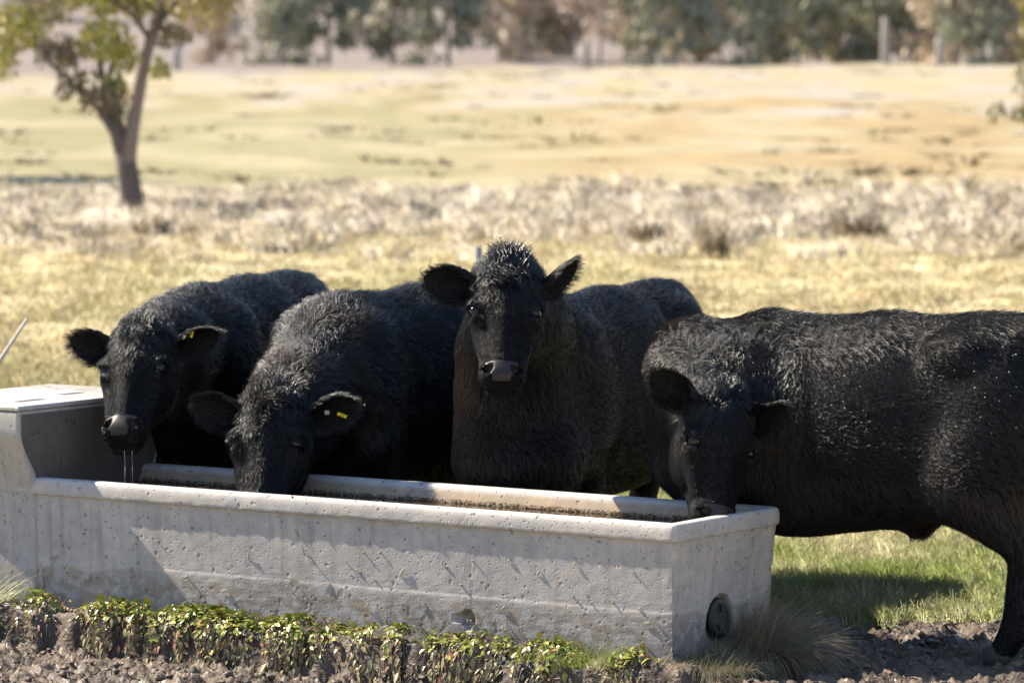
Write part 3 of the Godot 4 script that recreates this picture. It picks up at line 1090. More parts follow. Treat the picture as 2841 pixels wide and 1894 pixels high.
func build_trough() -> void:
	var o := thing("water_trough", "long grey precast concrete water trough with a lidded box at its left end", "water trough")
	o.transform = trough_frame()
	var LEN := 3.28
	var WID := 0.675
	# the plan: points on a rectangle with small rounded corners, [x, z, normal x, normal z, run]
	var path := []
	var fx := []
	var s := LEN - 0.02
	while s > 0.02:
		fx.append(s)
		s -= 0.003 if absf(s - HOLE.x) < 0.045 else 0.022
	for v: float in fx: path.append([v, 0.0, 0.0, -1.0, 3.3 - v])
	for k in 7:
		var an := PI / 2 * k / 6.0
		path.append([0.016 - 0.016 * sin(an), 0.016 - 0.016 * cos(an), -sin(an), -cos(an), 3.3 + 0.004 * k])
	s = 0.03
	while s < WID - 0.04:
		path.append([0.0, s, -1.0, 0.0, 3.32 + s])
		s += 0.004 if absf(s - BUNG.x) < 0.10 else 0.02
	for k in 9:
		var an := PI / 2 * k / 8.0
		path.append([0.035 - 0.035 * cos(an), WID - 0.035 + 0.035 * sin(an), -cos(an), sin(an), 3.95 + 0.005 * k])
	s = 0.06
	while s < LEN - 0.02:
		path.append([s, WID, 0.0, 1.0, 4.0 + s])
		s += 0.04
	for k in 3: path.append([LEN, WID * (1.0 - k / 2.0), 1.0, 0.0, 7.3 + 0.3 * k])
	# the section, from outside bottom over the rim to the inside: [outward offset, height, 0 face / 1 rim]
	var sec := []
	var y := -0.06
	while y < 0.428:
		sec.append([0.0, y, 0])
		y += 0.0035 if y > HOLE.y - 0.04 and y < BUNG.y + 0.085 else 0.014
	for q in [[0.001, 0.434], [0.005, 0.4365], [0.0105, 0.4390], [0.0125, 0.4425], [0.0132, 0.450], [0.0125, 0.468], [0.0105, 0.482], [0.006, 0.491], [-0.001, 0.4958], [-0.012, 0.497], [-0.035, 0.497], [-0.050, 0.494], [-0.060, 0.486], [-0.066, 0.472], [-0.074, 0.455], [-0.078, 0.44], [-0.083, 0.41], [-0.088, 0.36], [-0.10, 0.15]]:
		sec.append([q[0], q[1], 1])
	var g := Geo.new()
	for pt in path:
		for c in sec:
			var yy: float = c[1]
			var down := clampf((0.43 - yy) / 0.43, 0.0, 1.2)
			var ox: float = c[0] - (0.047 * down if c[2] == 0 else 0.0)
			var oz: float = c[0] - (0.013 * down if c[2] == 0 else 0.0)
			if c[2] == 1 and c[0] > 0.0 and pt[2] < -0.9: ox *= 0.55
			var run: float = pt[4]
			var d := fine.get_noise_2d(run * 8.0, yy * 8.0) * 0.0009
			if yy < 0.20 and c[2] == 0: d += 0.0016 * smoothstep(0.21, 0.19, yy + 0.004 * fine.get_noise_2d(run * 6.0, 1.0))
			var corner: bool = absf(pt[2]) > 0.05 and absf(pt[3]) > 0.05
			if corner and c[2] == 0: d += fine.get_noise_2d(run * 120.0, yy * 26.0) * 0.007 - 0.002
			if c[2] == 1 and yy < 0.446: d += fine.get_noise_2d(run * 90.0, yy * 40.0) * 0.004
			if pt[3] < -0.99 and c[2] == 0:
				var q := Vector2(pt[0] - HOLE.x, yy - HOLE.y).length()
				d -= 0.035 * (1.0 - smoothstep(0.0285, 0.0325, q))
			if pt[2] < -0.99 and c[2] == 0:
				var q := Vector2(pt[1] - BUNG.x, yy - BUNG.y).length()
				d -= 0.022 * (1.0 - smoothstep(0.0785, 0.0835, q))
			var at := Vector3(pt[0] + pt[2] * (ox + d), yy, pt[1] + pt[3] * (oz + d))
			if c[0] < -0.001:
				at.x = clampf(at.x, -c[0], LEN + c[0])
				at.z = clampf(at.z, -c[0], WID + c[0])
			g.V.append(at)
			g.C.append(Color(0.86, 0.72, 0.55) if c[2] == 1 and c[0] < -0.062 else Color.WHITE)
			g.U.append(Vector2(run, 1.0 - yy))
	var n := sec.size()
	for i in path.size():
		var a := i * n
		var b := ((i + 1) % path.size()) * n
		for k in n - 1:
			g.quad(a + k, b + k, b + k + 1, a + k + 1)
	smooth_normals(g)
	if g.N[8].z > 0.0:
		flip(g)
		smooth_normals(g)
	put("basin", mesh_of(g, ""), M.trough, o)
	# water and the scum along its edge
	var wt := Geo.new()
	var wn := 60
	for j in 9:
		for i in wn + 1:
			wt.V.append(Vector3(lerpf(0.082, 2.78, float(i) / wn), 0.437 + 0.0012 * fine.get_noise_2d(i * 0.9, j * 0.9), lerpf(0.082, WID - 0.082, j / 8.0)))
	for j in 8:
		for i in wn:
			var a := j * (wn + 1) + i
			wt.quad(a, a + 1, a + wn + 2, a + wn + 1)
	put("water", mesh_of(wt, "up"), M.water, o)
	var sc := Geo.new()
	for side in 3:
		for i in 2600:
			var p: Vector3
			if side == 0: p = Vector3(rng.randf_range(0.09, 2.72), 0, WID - 0.081 - absf(rng.randfn(0.0, 0.004)))
			elif side == 1: p = Vector3(rng.randf_range(0.09, 2.72), 0, 0.081 + absf(rng.randfn(0.0, 0.004)))
			else: p = Vector3(0.081 + absf(rng.randfn(0.0, 0.004)), 0, rng.randf_range(0.08, WID - 0.08))
			if side == 2 and i > 500: break
			p.y = 0.437 + rng.randf_range(-0.002, 0.014) * (1.0 if rng.randf() < 0.7 else 0.4)
			var c := Color(0.10, 0.06, 0.03).lerp(Color(0.24, 0.17, 0.10), rng.randf())
			crumb(sc, p, rng.randf_range(0.0015, 0.004), c)
	var scum := put("scum_line", mesh_of(sc, ""), M.bits, o)
	scum.set_meta("kind", "stuff")
	# bung in the end wall
	var bg := Geo.new()
	var bx := Transform3D(Basis(Vector3(0, 0, 1), PI / 2 - 0.105), Vector3(0.045, BUNG.y, BUNG.x))
	lathe(bg, [Vector2(0.001, 0.022), Vector2(0.043, 0.022), Vector2(0.046, 0.026), Vector2(0.063, 0.026), Vector2(0.068, 0.021), Vector2(0.069, 0.0), Vector2(0.001, -0.01)], 36, bx)
	var bung := put("drain_bung", mesh_of(bg), M.rubber, o)
	bung.set_meta("label", "black round drain bung in the end wall")
	for sgn in [-1.0, 1.0]:
		var lug := Geo.new()
		bevel_box(lug, Vector3(-0.012, 0.021, -0.008), Vector3(0.012, 0.031, 0.008), 0.003)
		put("lug", mesh_of(lug), M.rubber, bung, bx * Transform3D(Basis(), Vector3(sgn * 0.03, 0, sgn * 0.012)))
	# the lidded box over the float valve
	var bxg := Geo.new()
	var rows := [[-0.06, 0.0], [0.10, 0.004], [0.25, 0.006], [0.40, 0.008], [0.455, 0.012], [0.50, 0.030], [0.55, 0.050], [0.60, 0.070], [0.645, 0.088], [0.655, 0.094], [0.68, 0.097], [0.72, 0.098], [0.738, 0.096], [0.742, 0.090]]
	var BX := 2.735
	for q in rows:
		var e: float = q[1]
		var yy: float = q[0]
		var rr := 0.012
		for cn in 4:
			var cxx: float = BX if cn in [0, 3] else LEN + 0.03
			var czz: float = -e if cn < 2 else WID + e
			for k in 4:
				var an := -PI / 2 - PI / 2 * k / 3.0 if cn == 0 else 0.0
				var dx := 1.0 if cn in [0, 3] else -1.0
				var dz := 1.0 if cn < 2 else -1.0
				var f := PI / 2 * (k if cn in [1, 3] else 3 - k) / 3.0
				bxg.add(Vector3(cxx + dx * rr * (1.0 - sin(f) if true else 0.0), yy, czz + dz * rr * (1.0 - cos(f))))
	var per := 16
	for i in rows.size() - 1:
		for k in per:
			var a := i * per + k
			var b := i * per + (k + 1) % per
			bxg.quad(a, b, b + per, a + per)
	var top := (rows.size() - 1) * per
	var cc := bxg.add(Vector3(3.0, 0.742, 0.31))
	for k in per: bxg.tri(cc, top + k, top + (k + 1) % per)
	var crisp := split_faces(bxg, 0.6)
	put("float_box", crisp, M.box, o)
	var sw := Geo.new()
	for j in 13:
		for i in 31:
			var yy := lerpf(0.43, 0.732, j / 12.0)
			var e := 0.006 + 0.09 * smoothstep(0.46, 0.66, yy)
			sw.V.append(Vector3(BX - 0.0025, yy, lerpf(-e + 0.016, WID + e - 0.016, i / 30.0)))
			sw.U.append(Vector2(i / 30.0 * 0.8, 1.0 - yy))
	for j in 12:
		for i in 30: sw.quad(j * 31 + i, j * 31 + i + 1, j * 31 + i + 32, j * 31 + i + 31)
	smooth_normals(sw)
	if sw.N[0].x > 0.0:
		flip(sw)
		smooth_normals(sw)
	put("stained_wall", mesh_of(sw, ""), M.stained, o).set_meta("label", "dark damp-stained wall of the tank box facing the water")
	var lid := put("lid", split_faces(lid_shape(BX - 0.004, LEN + 0.034, -0.098, WID + 0.098, 0.744, 0.762), 0.5), M.box, o)
	for q in [[2.86, 0.06, 0.075], [2.93, 0.40, 0.06]]:
		var hg := Geo.new()
		bevel_box(hg, Vector3(q[0], 0.7605, q[1]), Vector3(q[0] + 0.035, 0.7635, q[1] + q[2] * 2.0), 0.001)
		var slot := put("handle_slot", mesh_of(hg), M.slot, lid)
	# mud and straw flung against the face, and bits lying on the rim
	var sp := Geo.new()
	for i in 84:
		var x := rng.randf_range(0.04, 2.6)
		var yy := 0.40 - 0.38 * pow(rng.randf(), 0.8)
		if x > 1.3 and rng.randf() < 0.45: continue
		var z := -0.006 + 0.013 * clampf((0.43 - yy) / 0.43, 0.0, 1.0) + 0.003
		if yy < 0.2: z -= 0.003
		var c := Color(0.30, 0.26, 0.20).lerp(Color(0.16, 0.12, 0.08), rng.randf() * rng.randf())
		if rng.randf() < 0.55:
			crumb(sp, Vector3(x, yy, z), rng.randf_range(0.0015, 0.006) , c)
		else:
			var dd := Vector3(rng.randf_range(-1, 1), rng.randf_range(-0.9, 0.9), rng.randf_range(-0.10, 0.05)).normalized() * rng.randf_range(0.012, 0.04)
			var p0 := Vector3(x, yy, z + 0.001)
			tube(sp, [p0, p0 + dd * 0.5 + Vector3(0, 0.002, -0.002), p0 + dd], [0.0018, 0.0026, 0.0012], 4, c.lerp(Color(0.42, 0.36, 0.26), 0.5))
	for i in 34:
		var x := rng.randf_range(0.05, 2.6)
		crumb(sp, Vector3(x, 0.497, rng.randf_range(-0.012, 0.04)), rng.randf_range(0.002, 0.005), Color(0.25, 0.2, 0.14))
	var mud := put("mud_splashes", mesh_of(sp, ""), M.bits, o)
	mud.set_meta("kind", "stuff")


func lid_shape(x0: float, x1: float, z0: float, z1: float, y0: float, y1: float) -> Geo:
	var g := Geo.new()
	bevel_box(g, Vector3(x0, y0, z0), Vector3(x1, y1, z1), 0.005)
	return g


# split shared vertices where two faces meet at more than the angle, so that edges stay crisp
func split_faces(g: Geo, limit: float) -> ArrayMesh:
	var vol := 0.0
	for t in range(0, g.I.size(), 3):
		vol += g.V[g.I[t]].dot(g.V[g.I[t + 1]].cross(g.V[g.I[t + 2]]))
	if vol > 0.0: flip(g)
	var at := {}
	var fn := PackedVector3Array()
	for t in range(0, g.I.size(), 3):
		var n := (g.V[g.I[t + 2]] - g.V[g.I[t]]).cross(g.V[g.I[t + 1]] - g.V[g.I[t]])
		fn.append(n)
		for k in 3:
			var key := (g.V[g.I[t + k]] * 20000.0).round()
			if not at.has(key): at[key] = []
			at[key].append(fn.size() - 1)
	var o := Geo.new()
	for t in range(0, g.I.size(), 3):
		var n0 := fn[t / 3]
		for k in 3:
			var v := g.V[g.I[t + k]]
			var n := Vector3.ZERO
			for f: int in at[(v * 20000.0).round()]:
				if fn[f].normalized().dot(n0.normalized()) > cos(limit): n += fn[f]
			o.V.append(v)
			o.N.append(n.normalized())
			o.I.append(o.V.size() - 1)
	return mesh_of(o, "")


# a small irregular lump
func crumb(g: Geo, p: Vector3, r: float, c: Color) -> void:
	var base := g.V.size()
	var q := Basis.from_euler(Vector3(rng.randf() * TAU, rng.randf() * TAU, rng.randf() * TAU))
	var pts := [Vector3(0, 1, 0), Vector3(1, 0.1, 0), Vector3(0.2, 0, 1), Vector3(-1, -0.1, 0.1), Vector3(-0.1, 0.1, -1), Vector3(0, -1, 0)]
	for v: Vector3 in pts:
		g.add(p + q * (v * r * rng.randf_range(0.55, 1.25)), c)
	for t in [[0, 1, 2], [0, 2, 3], [0, 3, 4], [0, 4, 1], [5, 2, 1], [5, 3, 2], [5, 4, 3], [5, 1, 4]]:
		g.tri(base + t[0], base + t[2], base + t[1])


# ---------------------------------------------------------------- weeds along the trough
func leaf(g: Geo, p: Vector3, dir: Vector3, nrm: Vector3, ln: float, wd: float, c: Color) -> void:
	dir = dir.normalized()
	var side := dir.cross(nrm).normalized()
	nrm = side.cross(dir)
	var fold := nrm * wd * 0.28
	var m0 := g.add(p, c)
	var a := g.add(p + dir * ln * 0.38 - side * wd + fold, c)
	var b := g.add(p + dir * ln * 0.38 + side * wd + fold, c)
	var m1 := g.add(p + dir * ln * 0.45, c)
	var d := g.add(p + dir * ln * 0.78 - side * wd * 0.7 + fold * 0.3 - nrm * ln * 0.06, c)
	var e := g.add(p + dir * ln * 0.78 + side * wd * 0.7 + fold * 0.3 - nrm * ln * 0.06, c)
	var tip := g.add(p + dir * ln - nrm * ln * 0.18, c)
	g.tri(m0, a, m1); g.tri(m0, m1, b)
	g.quad(a, d, tip, m1); g.quad(m1, tip, e, b)


func strand(g: Geo, p: Vector3, dir: Vector3, drop: float, ln: float, wd: float, c: Color) -> void:
	var side := dir.cross(Vector3(0.2, 0.9, 0.35)).normalized() * wd
	var last := -1
	for k in 5:
		var t := k / 4.0
		var q := p + dir * ln * t + Vector3.DOWN * drop * t * t
		var a := g.add(q - side * (1.0 - 0.85 * t), c)
		g.add(q + side * (1.0 - 0.85 * t), c)
		if last >= 0: g.quad(last, last + 1, a + 1, a)
		last = a


func weed_clump(s0: float, s1: float, label: String, lush: float, many: int) -> void:
	var fr := trough_frame()
	var mid := fr * Vector3((s0 + s1) / 2.0, 0.022, -0.10)
	var o := thing("weed_clump", label, "weeds", mid, "weed clumps along the foot of the trough")
	var green := Geo.new()
	var dead := Geo.new()
	var rr := RandomNumberGenerator.new()
	rr.seed = int(s0 * 1000.0) + 3
	for i in many:
		var s := s0 + (s1 - s0) * (rr.randf() + rr.randf()) / 2.0 if rr.randf() < 0.5 else rr.randf_range(s0, s1)
		var dome: float = sqrt(maxf(0.0, 1.0 - pow((2.0 * s - s0 - s1) / (s1 - s0), 2.0)))
		var out := rr.randf()
		var z := -0.03 - out * (0.10 + 0.05 * dome)
		var w := fr * Vector3(s, 0, z)
		var y := 0.024 + 0.05 * dome * (1.0 - out * out) + rr.randf() * 0.018
		if out > 0.6: y -= (out - 0.6) * 0.30 * rr.randf()
		var p := Vector3(w.x, y, w.z) - mid
		var away := (fr.basis * Vector3(rr.randf_range(-0.8, 0.8), rr.randf_range(-0.2, 0.9) - out * 0.8, -rr.randf_range(0.1, 1.0))).normalized()
		var up := (Vector3.UP + Vector3(rr.randf() - 0.5, 0, rr.randf() - 0.5) * 1.2 - fr.basis.z * out * 0.8).normalized()
		var sz := rr.randf_range(0.010, 0.023)
		if rr.randf() < 0.10: sz *= rr.randf_range(1.3, 1.9)
		if soft.get_noise_2d(s * 90.0, z * 60.0) > 0.18: continue
		if rr.randf() < lush + 0.06 - out * out * 0.55:
			var c := Color(0.13, 0.17, 0.03).lerp(Color(0.36, 0.36, 0.06), rr.randf())
			if rr.randf() < 0.12: c = Color(0.36, 0.30, 0.05)
			if rr.randf() < 0.05: c = Color(0.33, 0.13, 0.04)
			leaf(green, p, away, up, sz * 1.25, sz * 0.33, c)
		else:
			var c := Color(0.17, 0.13, 0.06).lerp(Color(0.34, 0.28, 0.13), rr.randf())
			if rr.randf() < 0.15: c = Color(0.24, 0.11, 0.06)
			leaf(green if rr.randf() < 0.3 else dead, p + Vector3(0, -0.015 * rr.randf() - 0.085 * rr.randf() * smoothstep(0.35, 0.8, out), 0), (away + Vector3.DOWN * 1.1).normalized(), up, sz * 1.4, sz * 0.30, c)
		if rr.randf() < 0.36 and out > 0.35:
			var c := Color(0.15, 0.105, 0.065).lerp(Color(0.30, 0.23, 0.14), rr.randf())
			strand(dead, p + Vector3(0, -0.01, 0), fr.basis * Vector3(rr.randf_range(-0.5, 0.5), 0.1, -rr.randf_range(0.05, 0.5)), rr.randf_range(0.04, 0.14), rr.randf_range(0.02, 0.05), rr.randf_range(0.0011, 0.0026), c)
	for i in int(many * 0.07):
		var s := rr.randf_range(s0, s1)
		var w := fr * Vector3(s, 0, -0.035 - 0.09 * rr.randf()) - mid
		var c := Color(0.20, 0.27, 0.05).lerp(Color(0.42, 0.38, 0.16), rr.randf())
		strand(green, Vector3(w.x, -0.01 + 0.02 * rr.randf(), w.z), Vector3(rr.randf_range(-0.6, 0.7), 1.0, rr.randf_range(-0.3, 0.6)).normalized(), rr.randf_range(0.01, 0.05), rr.randf_range(0.05, 0.11), 0.0013, c)
	put("leaves", mesh_of(green, "up"), M.leaf, o).set_meta("kind", "stuff")
	put("dead_leaves", mesh_of(dead, "up"), M.dead, o).set_meta("kind", "stuff")


func blades_thing(called: String, label: String, category: String, at: Vector3, group: String, n: int, spread: Vector2, tall: Vector2, wide: float, lean: Vector3, droop: float, c0: Color, c1: Color, seed_: int) -> void:
	var o := thing(called, label, category, at, group)
	var g := Geo.new()
	var rr := RandomNumberGenerator.new()
	rr.seed = seed_
	for i in n:
		var an := rr.randf() * TAU
		var rad := sqrt(rr.randf())
		var p := Vector3(cos(an) * rad * spread.x, 0, sin(an) * rad * spread.y)
		var dir := (Vector3(cos(an) * rad, 0, sin(an) * rad) * 0.8 + Vector3.UP + lean + Vector3(rr.randf() - 0.5, 0, rr.randf() - 0.5) * 0.7).normalized()
		var ln := rr.randf_range(tall.x, tall.y)
		strand(g, p, dir, ln * droop * rr.randf_range(0.2, 1.0), ln, wide * rr.randf_range(0.6, 1.2), c0.lerp(c1, rr.randf()))
	put("blades", mesh_of(g, "up"), M.grass, o).set_meta("kind", "stuff")


# ---------------------------------------------------------------- trees
func leaves_into(g: Geo, r: RandomNumberGenerator, c: Vector3, rad: Vector3, n: int, size: float, c0: Color, c1: Color) -> void:
	for i in n:
		var v := Vector3(r.randfn(), r.randfn(), r.randfn()).normalized() * pow(r.randf(), 0.45)
		var p := c + v * rad
		var d := Vector3(r.randf() - 0.5, -0.4 - 0.6 * r.randf(), r.randf() - 0.5).normalized()
		var s := d.cross(Vector3(r.randfn(), r.randfn(), r.randfn())).normalized()
		var l := size * r.randf_range(0.6, 1.4)
		var col := c0.lerp(c1, r.randf())
		var a := g.add(p, col)
		var b := g.add(p + d * l * 0.5 + s * l * 0.25, col)
		var e := g.add(p + d * l * 0.5 - s * l * 0.25, col)
		var t := g.add(p + d * l, col)
		g.quad(a, b, t, e)


func far_tree(seed_: int, tall: float, wide: float, c0: Color, c1: Color, bare: float) -> Node3D:
	var r := RandomNumberGenerator.new()
	r.seed = seed_
	var o := Node3D.new()
	var tr := Geo.new()
	var cr := Geo.new()
	var lean := Vector3(r.randf_range(-0.08, 0.08), 1, r.randf_range(-0.08, 0.08)) * tall
	tube(tr, [Vector3(0, -0.3, 0), lean * 0.3 + Vector3(0.1, 0, 0), lean * 0.65, lean * 0.92], [0.14, 0.11, 0.07, 0.03], 7)
	for i in 15:
		var t := r.randf_range(0.04, 0.92)
		var an := r.randf() * TAU
		var reach := wide * (0.46 - 0.30 * maxf(0.0, t - 0.35)) * r.randf_range(0.5, 1.1)
		var a := lean * t
		var b := a + Vector3(cos(an) * reach, r.randf_range(-0.05, 0.4) * reach + 0.3, sin(an) * reach)
		tube(tr, [a, a.lerp(b, 0.5) + Vector3(0, 0.12, 0), b], [0.05, 0.035, 0.015], 5)
		if r.randf() < bare: continue
		for k in 2:
			leaves_into(cr, r, b.lerp(a, 0.35 * k) + Vector3(r.randf_range(-0.5, 0.5), r.randf_range(-0.3, 0.4), r.randf_range(-0.5, 0.5)) * wide * 0.18, Vector3(0.24, 0.22, 0.24) * wide * r.randf_range(0.6, 1.1), 75, 0.42, c0, c1)
	leaves_into(cr, r, lean * 0.95, Vector3(0.2, 0.16, 0.2) * wide, 60, 0.42, c0, c1)
	put("trunk", mesh_of(tr), M.grey_bark, o)
	put("crown", mesh_of(cr, ""), M.foliage, o).set_meta("kind", "stuff")
	return o


func gum_tree() -> void:
	# the multi-stemmed gum standing at the left in the tussocks
	var at := Vector3(-4.58, 0, -37.4)
	var o := thing("gum_tree", "forked gum tree with pale right limb standing in tussocks at left", "tree", at)
	var tr := Geo.new()
	tube(tr, [Vector3(0.10, -0.15, 0), Vector3(0.06, 0.15, 0), Vector3(0.02, 0.45, 0), Vector3(-0.02, 0.72, 0.02)], [0.16, 0.14, 0.13, 0.12], 12)
	put("trunk", mesh_of(tr), M.bark, o)
	var limbs := [
		[[Vector3(0.0, 0.62, 0.02), Vector3(0.07, 0.95, 0.05), Vector3(0.14, 1.35, 0.08), Vector3(0.24, 1.85, 0.1), Vector3(0.36, 2.25, 0.05), Vector3(0.50, 2.65, 0.0), Vector3(0.62, 3.3, -0.1), Vector3(0.75, 4.2, -0.1)], [0.12, 0.085, 0.08, 0.075, 0.065, 0.06, 0.045, 0.02]],
		[[Vector3(-0.02, 0.66, 0), Vector3(-0.12, 0.95, 0.1), Vector3(-0.30, 1.22, 0.15), Vector3(-0.58, 1.50, 0.15), Vector3(-0.90, 1.78, 0.1), Vector3(-1.2, 2.3, 0.0)], [0.11, 0.07, 0.045, 0.035, 0.025, 0.012]],
		[[Vector3(-0.03, 0.66, -0.03), Vector3(-0.14, 1.0, -0.15), Vector3(-0.24, 1.35, -0.2), Vector3(-0.34, 1.75, -0.3), Vector3(-0.30, 2.5, -0.3)], [0.11, 0.085, 0.06, 0.04, 0.02]],
		[[Vector3(-0.06, 0.75, 0.0), Vector3(-0.10, 1.2, 0.1), Vector3(-0.18, 1.6, 0.2), Vector3(-0.05, 2.1, 0.3)], [0.08, 0.06, 0.04, 0.02]],
		[[Vector3(0.34, 2.2, 0.05), Vector3(0.62, 2.5, 0.15), Vector3(0.95, 2.85, 0.3), Vector3(1.4, 3.4, 0.4)], [0.05, 0.04, 0.03, 0.015]],
		[[Vector3(0.30, 2.05, 0.08), Vector3(0.10, 2.35, 0.3), Vector3(-0.2, 2.6, 0.5), Vector3(-0.4, 3.1, 0.5)], [0.035, 0.028, 0.02, 0.01]],
	]
	for l in limbs:
		var g := Geo.new()
		tube(g, l[0], l[1], 9)
		put("limb", mesh_of(g), M.pale_bark if l == limbs[0] else M.bark, o)
	var cr := Geo.new()
	var r := RandomNumberGenerator.new()
	r.seed = 12
	var ye := Color(0.46, 0.40, 0.09)
	var gr := Color(0.26, 0.27, 0.08)
	var br := Color(0.30, 0.22, 0.14)
	var ol := Color(0.10, 0.10, 0.05)
	for q in [
		[-0.22, 2.10, 0.3, 0.36, 0.26, 380, ye, gr], [0.02, 1.92, 0.35, 0.22, 0.18, 160, ye, gr], [-0.75, 1.95, 0.1, 0.34, 0.22, 330, ol, br], [-1.28, 2.25, 0.0, 0.42, 0.32, 520, ye, gr],
		[-1.45, 1.85, 0.1, 0.22, 0.25, 140, ye, gr], [-0.30, 2.65, 0.3, 0.45, 0.30, 500, ye, gr], [0.15, 2.55, 0.2, 0.3, 0.25, 240, ol, ye], [0.55, 2.15, 0.0, 0.28, 0.16, 170, ol, br], [0.95, 2.55, 0.2, 0.5, 0.32, 480, br, ye],
		[1.3, 3.0, 0.3, 0.5, 0.4, 400, br, ye], [-0.20, 1.35, 0.1, 0.30, 0.22, 170, ol, br], [-0.55, 1.55, 0.1, 0.30, 0.25, 170, br, ol], [-0.9, 2.5, 0.0, 0.35, 0.3, 160, br, gr], [-0.65, 3.1, 0.2, 0.6, 0.4, 500, ye, br],
		[0.6, 3.3, 0.0, 0.6, 0.4, 600, ye, gr], [-1.5, 2.9, 0.0, 0.5, 0.3, 300, ye, br], [0.42, 1.75, 0.1, 0.14, 0.14, 50, ye, gr], [-0.1, 1.6, 0.3, 0.16, 0.14, 70, gr, ol], [1.0, 4.0, 0.0, 0.8, 0.5, 600, ye, gr],
	]:
		leaves_into(cr, r, Vector3(q[0], q[1], q[2]), Vector3(q[3], q[4], q[3]), q[5], 0.10, q[6], q[7])
	put("crown", mesh_of(cr, ""), M.foliage, o).set_meta("kind", "stuff")


func build_trees() -> void:
	gum_tree()
	var kinds := [
		far_tree(101, 6.5, 4.2, Color(0.22, 0.235, 0.15), Color(0.38, 0.36, 0.25), 0.0),
		far_tree(102, 8.0, 4.6, Color(0.42, 0.35, 0.24), Color(0.58, 0.46, 0.34), 0.1),
		far_tree(103, 7.0, 3.4, Color(0.29, 0.28, 0.18), Color(0.48, 0.41, 0.28), 0.0),
		far_tree(104, 9.0, 5.2, Color(0.48, 0.36, 0.27), Color(0.58, 0.46, 0.36), 0.3),
		far_tree(105, 5.2, 3.2, Color(0.44, 0.40, 0.21), Color(0.54, 0.48, 0.30), 0.0),
	]
	var kind_words := ["dark green bushy gum", "tall brown-tinged gum", "narrow olive gum", "thin russet gum with open limbs", "low yellow-green gum"]
	var r := RandomNumberGenerator.new()
	r.seed = 66
	var spots := []
	# [across in view, distance, kind, size]
	for q in [[-0.0530, 235.0, 0, 0.85], [-0.0420, 238.0, 0, 0.95], [-0.0275, 236.0, 2, 1.0], [-0.0145, 240.0, 0, 0.9], [-0.0690, 246.0, 1, 0.7]]:
		spots.append(q)
	var x := -0.003
	while x < 0.125:
		spots.append([x, r.randf_range(236.0, 262.0), [1, 0, 3, 2, 4, 1, 0][r.randi() % 7], r.randf_range(0.75, 1.05)])
		x += r.randf_range(0.0042, 0.0070)
	x = -0.128
	while x < 0.128:
		spots.append([x, r.randf_range(300.0, 345.0), [1, 3, 3, 4][r.randi() % 4], r.randf_range(0.8, 1.25)])
		x += r.randf_range(0.009, 0.014) if x < -0.02 else r.randf_range(0.006, 0.010)
	var first := {}
	var n := 0
	for q in spots:
		var k: int = q[2]
		var o: Node3D = kinds[k] if not first.has(k) else kinds[k].duplicate()
		first[k] = true
		o.name = numbered("far_gum_tree")
		add_child(o)
		var z: float = 14.3 - q[1]
		o.position = Vector3(q[0] * q[1], ground_height(q[0] * q[1], z) - 0.1, z)
		o.rotation.y = r.randf() * TAU
		o.scale = Vector3.ONE * q[3] * 1.1
		var side: String = "on the slope behind the tree line" if q[1] > 280.0 else "in the tree line behind the golden field"
		n += 1
		tag(o, "%s %s, number %d from the left of its row" % [kind_words[k], side, 1], "tree", "gum trees beyond the far field")
		o.set_meta("row", 0 if q[1] > 280.0 else 1)
		o.set_meta("across", q[0])
	# labels by order along each row
	var ordinals := ["first", "second", "third", "fourth", "fifth", "sixth", "seventh", "eighth", "ninth", "tenth", "eleventh", "twelfth", "thirteenth", "fourteenth", "fifteenth", "sixteenth", "seventeenth", "eighteenth", "nineteenth", "twentieth", "twenty-first", "twenty-second", "twenty-third", "twenty-fourth", "twenty-fifth", "twenty-sixth", "twenty-seventh", "twenty-eighth", "twenty-ninth", "thirtieth", "thirty-first", "thirty-second", "thirty-third", "thirty-fourth", "thirty-fifth", "thirty-sixth"]
	for row in 2:
		var all := get_children().filter(func(c): return c.has_meta("row") and c.get_meta("row") == row)
		all.sort_custom(func(a, b): return a.get_meta("across") < b.get_meta("across"))
		for i in all.size():
			var words: String = str(all[i].get_meta("label")).split(" in the")[0].split(" on the")[0]
			all[i].set_meta("label", "%s, %s from left %s" % [words, ordinals[mini(i, 35)], "on the slope behind the tree line" if row == 0 else "in the tree line across the field"])
	# a sapling just inside the right edge of the view, and a yellow-leaved branch hanging at the top right
	var sp := thing("sapling", "thin-branched green sapling at the right edge of the field", "tree", Vector3(7.95, 0, -52.0))
	var st := Geo.new()
	var sc := Geo.new()
	tube(st, [Vector3(0.2, -0.1, 0), Vector3(0.15, 0.8, 0), Vector3(0.1, 1.6, 0), Vector3(0.2, 2.4, 0)], [0.05, 0.04, 0.03, 0.01], 6)
	for i in 16:
		var t := r.randf_range(0.1, 1.0)
		var a := Vector3(0.15, 0.3 + 1.6 * t, 0)
		var b := a + Vector3(r.randf_range(-1.3, 0.6) * (1.1 - t), r.randf_range(0.0, 0.4), r.randf_range(-0.5, 0.5))
		tube(st, [a, a.lerp(b, 0.5) + Vector3(0, 0.06, 0), b], [0.018, 0.012, 0.005], 4)
		if b.y > 0.9 and b.x > -0.6: leaves_into(sc, r, b, Vector3(0.2, 0.18, 0.2), 45, 0.10, Color(0.16, 0.18, 0.05), Color(0.28, 0.24, 0.09))
	put("trunk", mesh_of(st), M.bark, sp)
	put("crown", mesh_of(sc, ""), M.foliage, sp).set_meta("kind", "stuff")
	var wt := thing("wattle_tree", "yellow-leaved tree leaning in at the top right of the field", "tree", Vector3(12.6, ground_height(12.6, -85.0), -85.0))
	st = Geo.new(); sc = Geo.new()
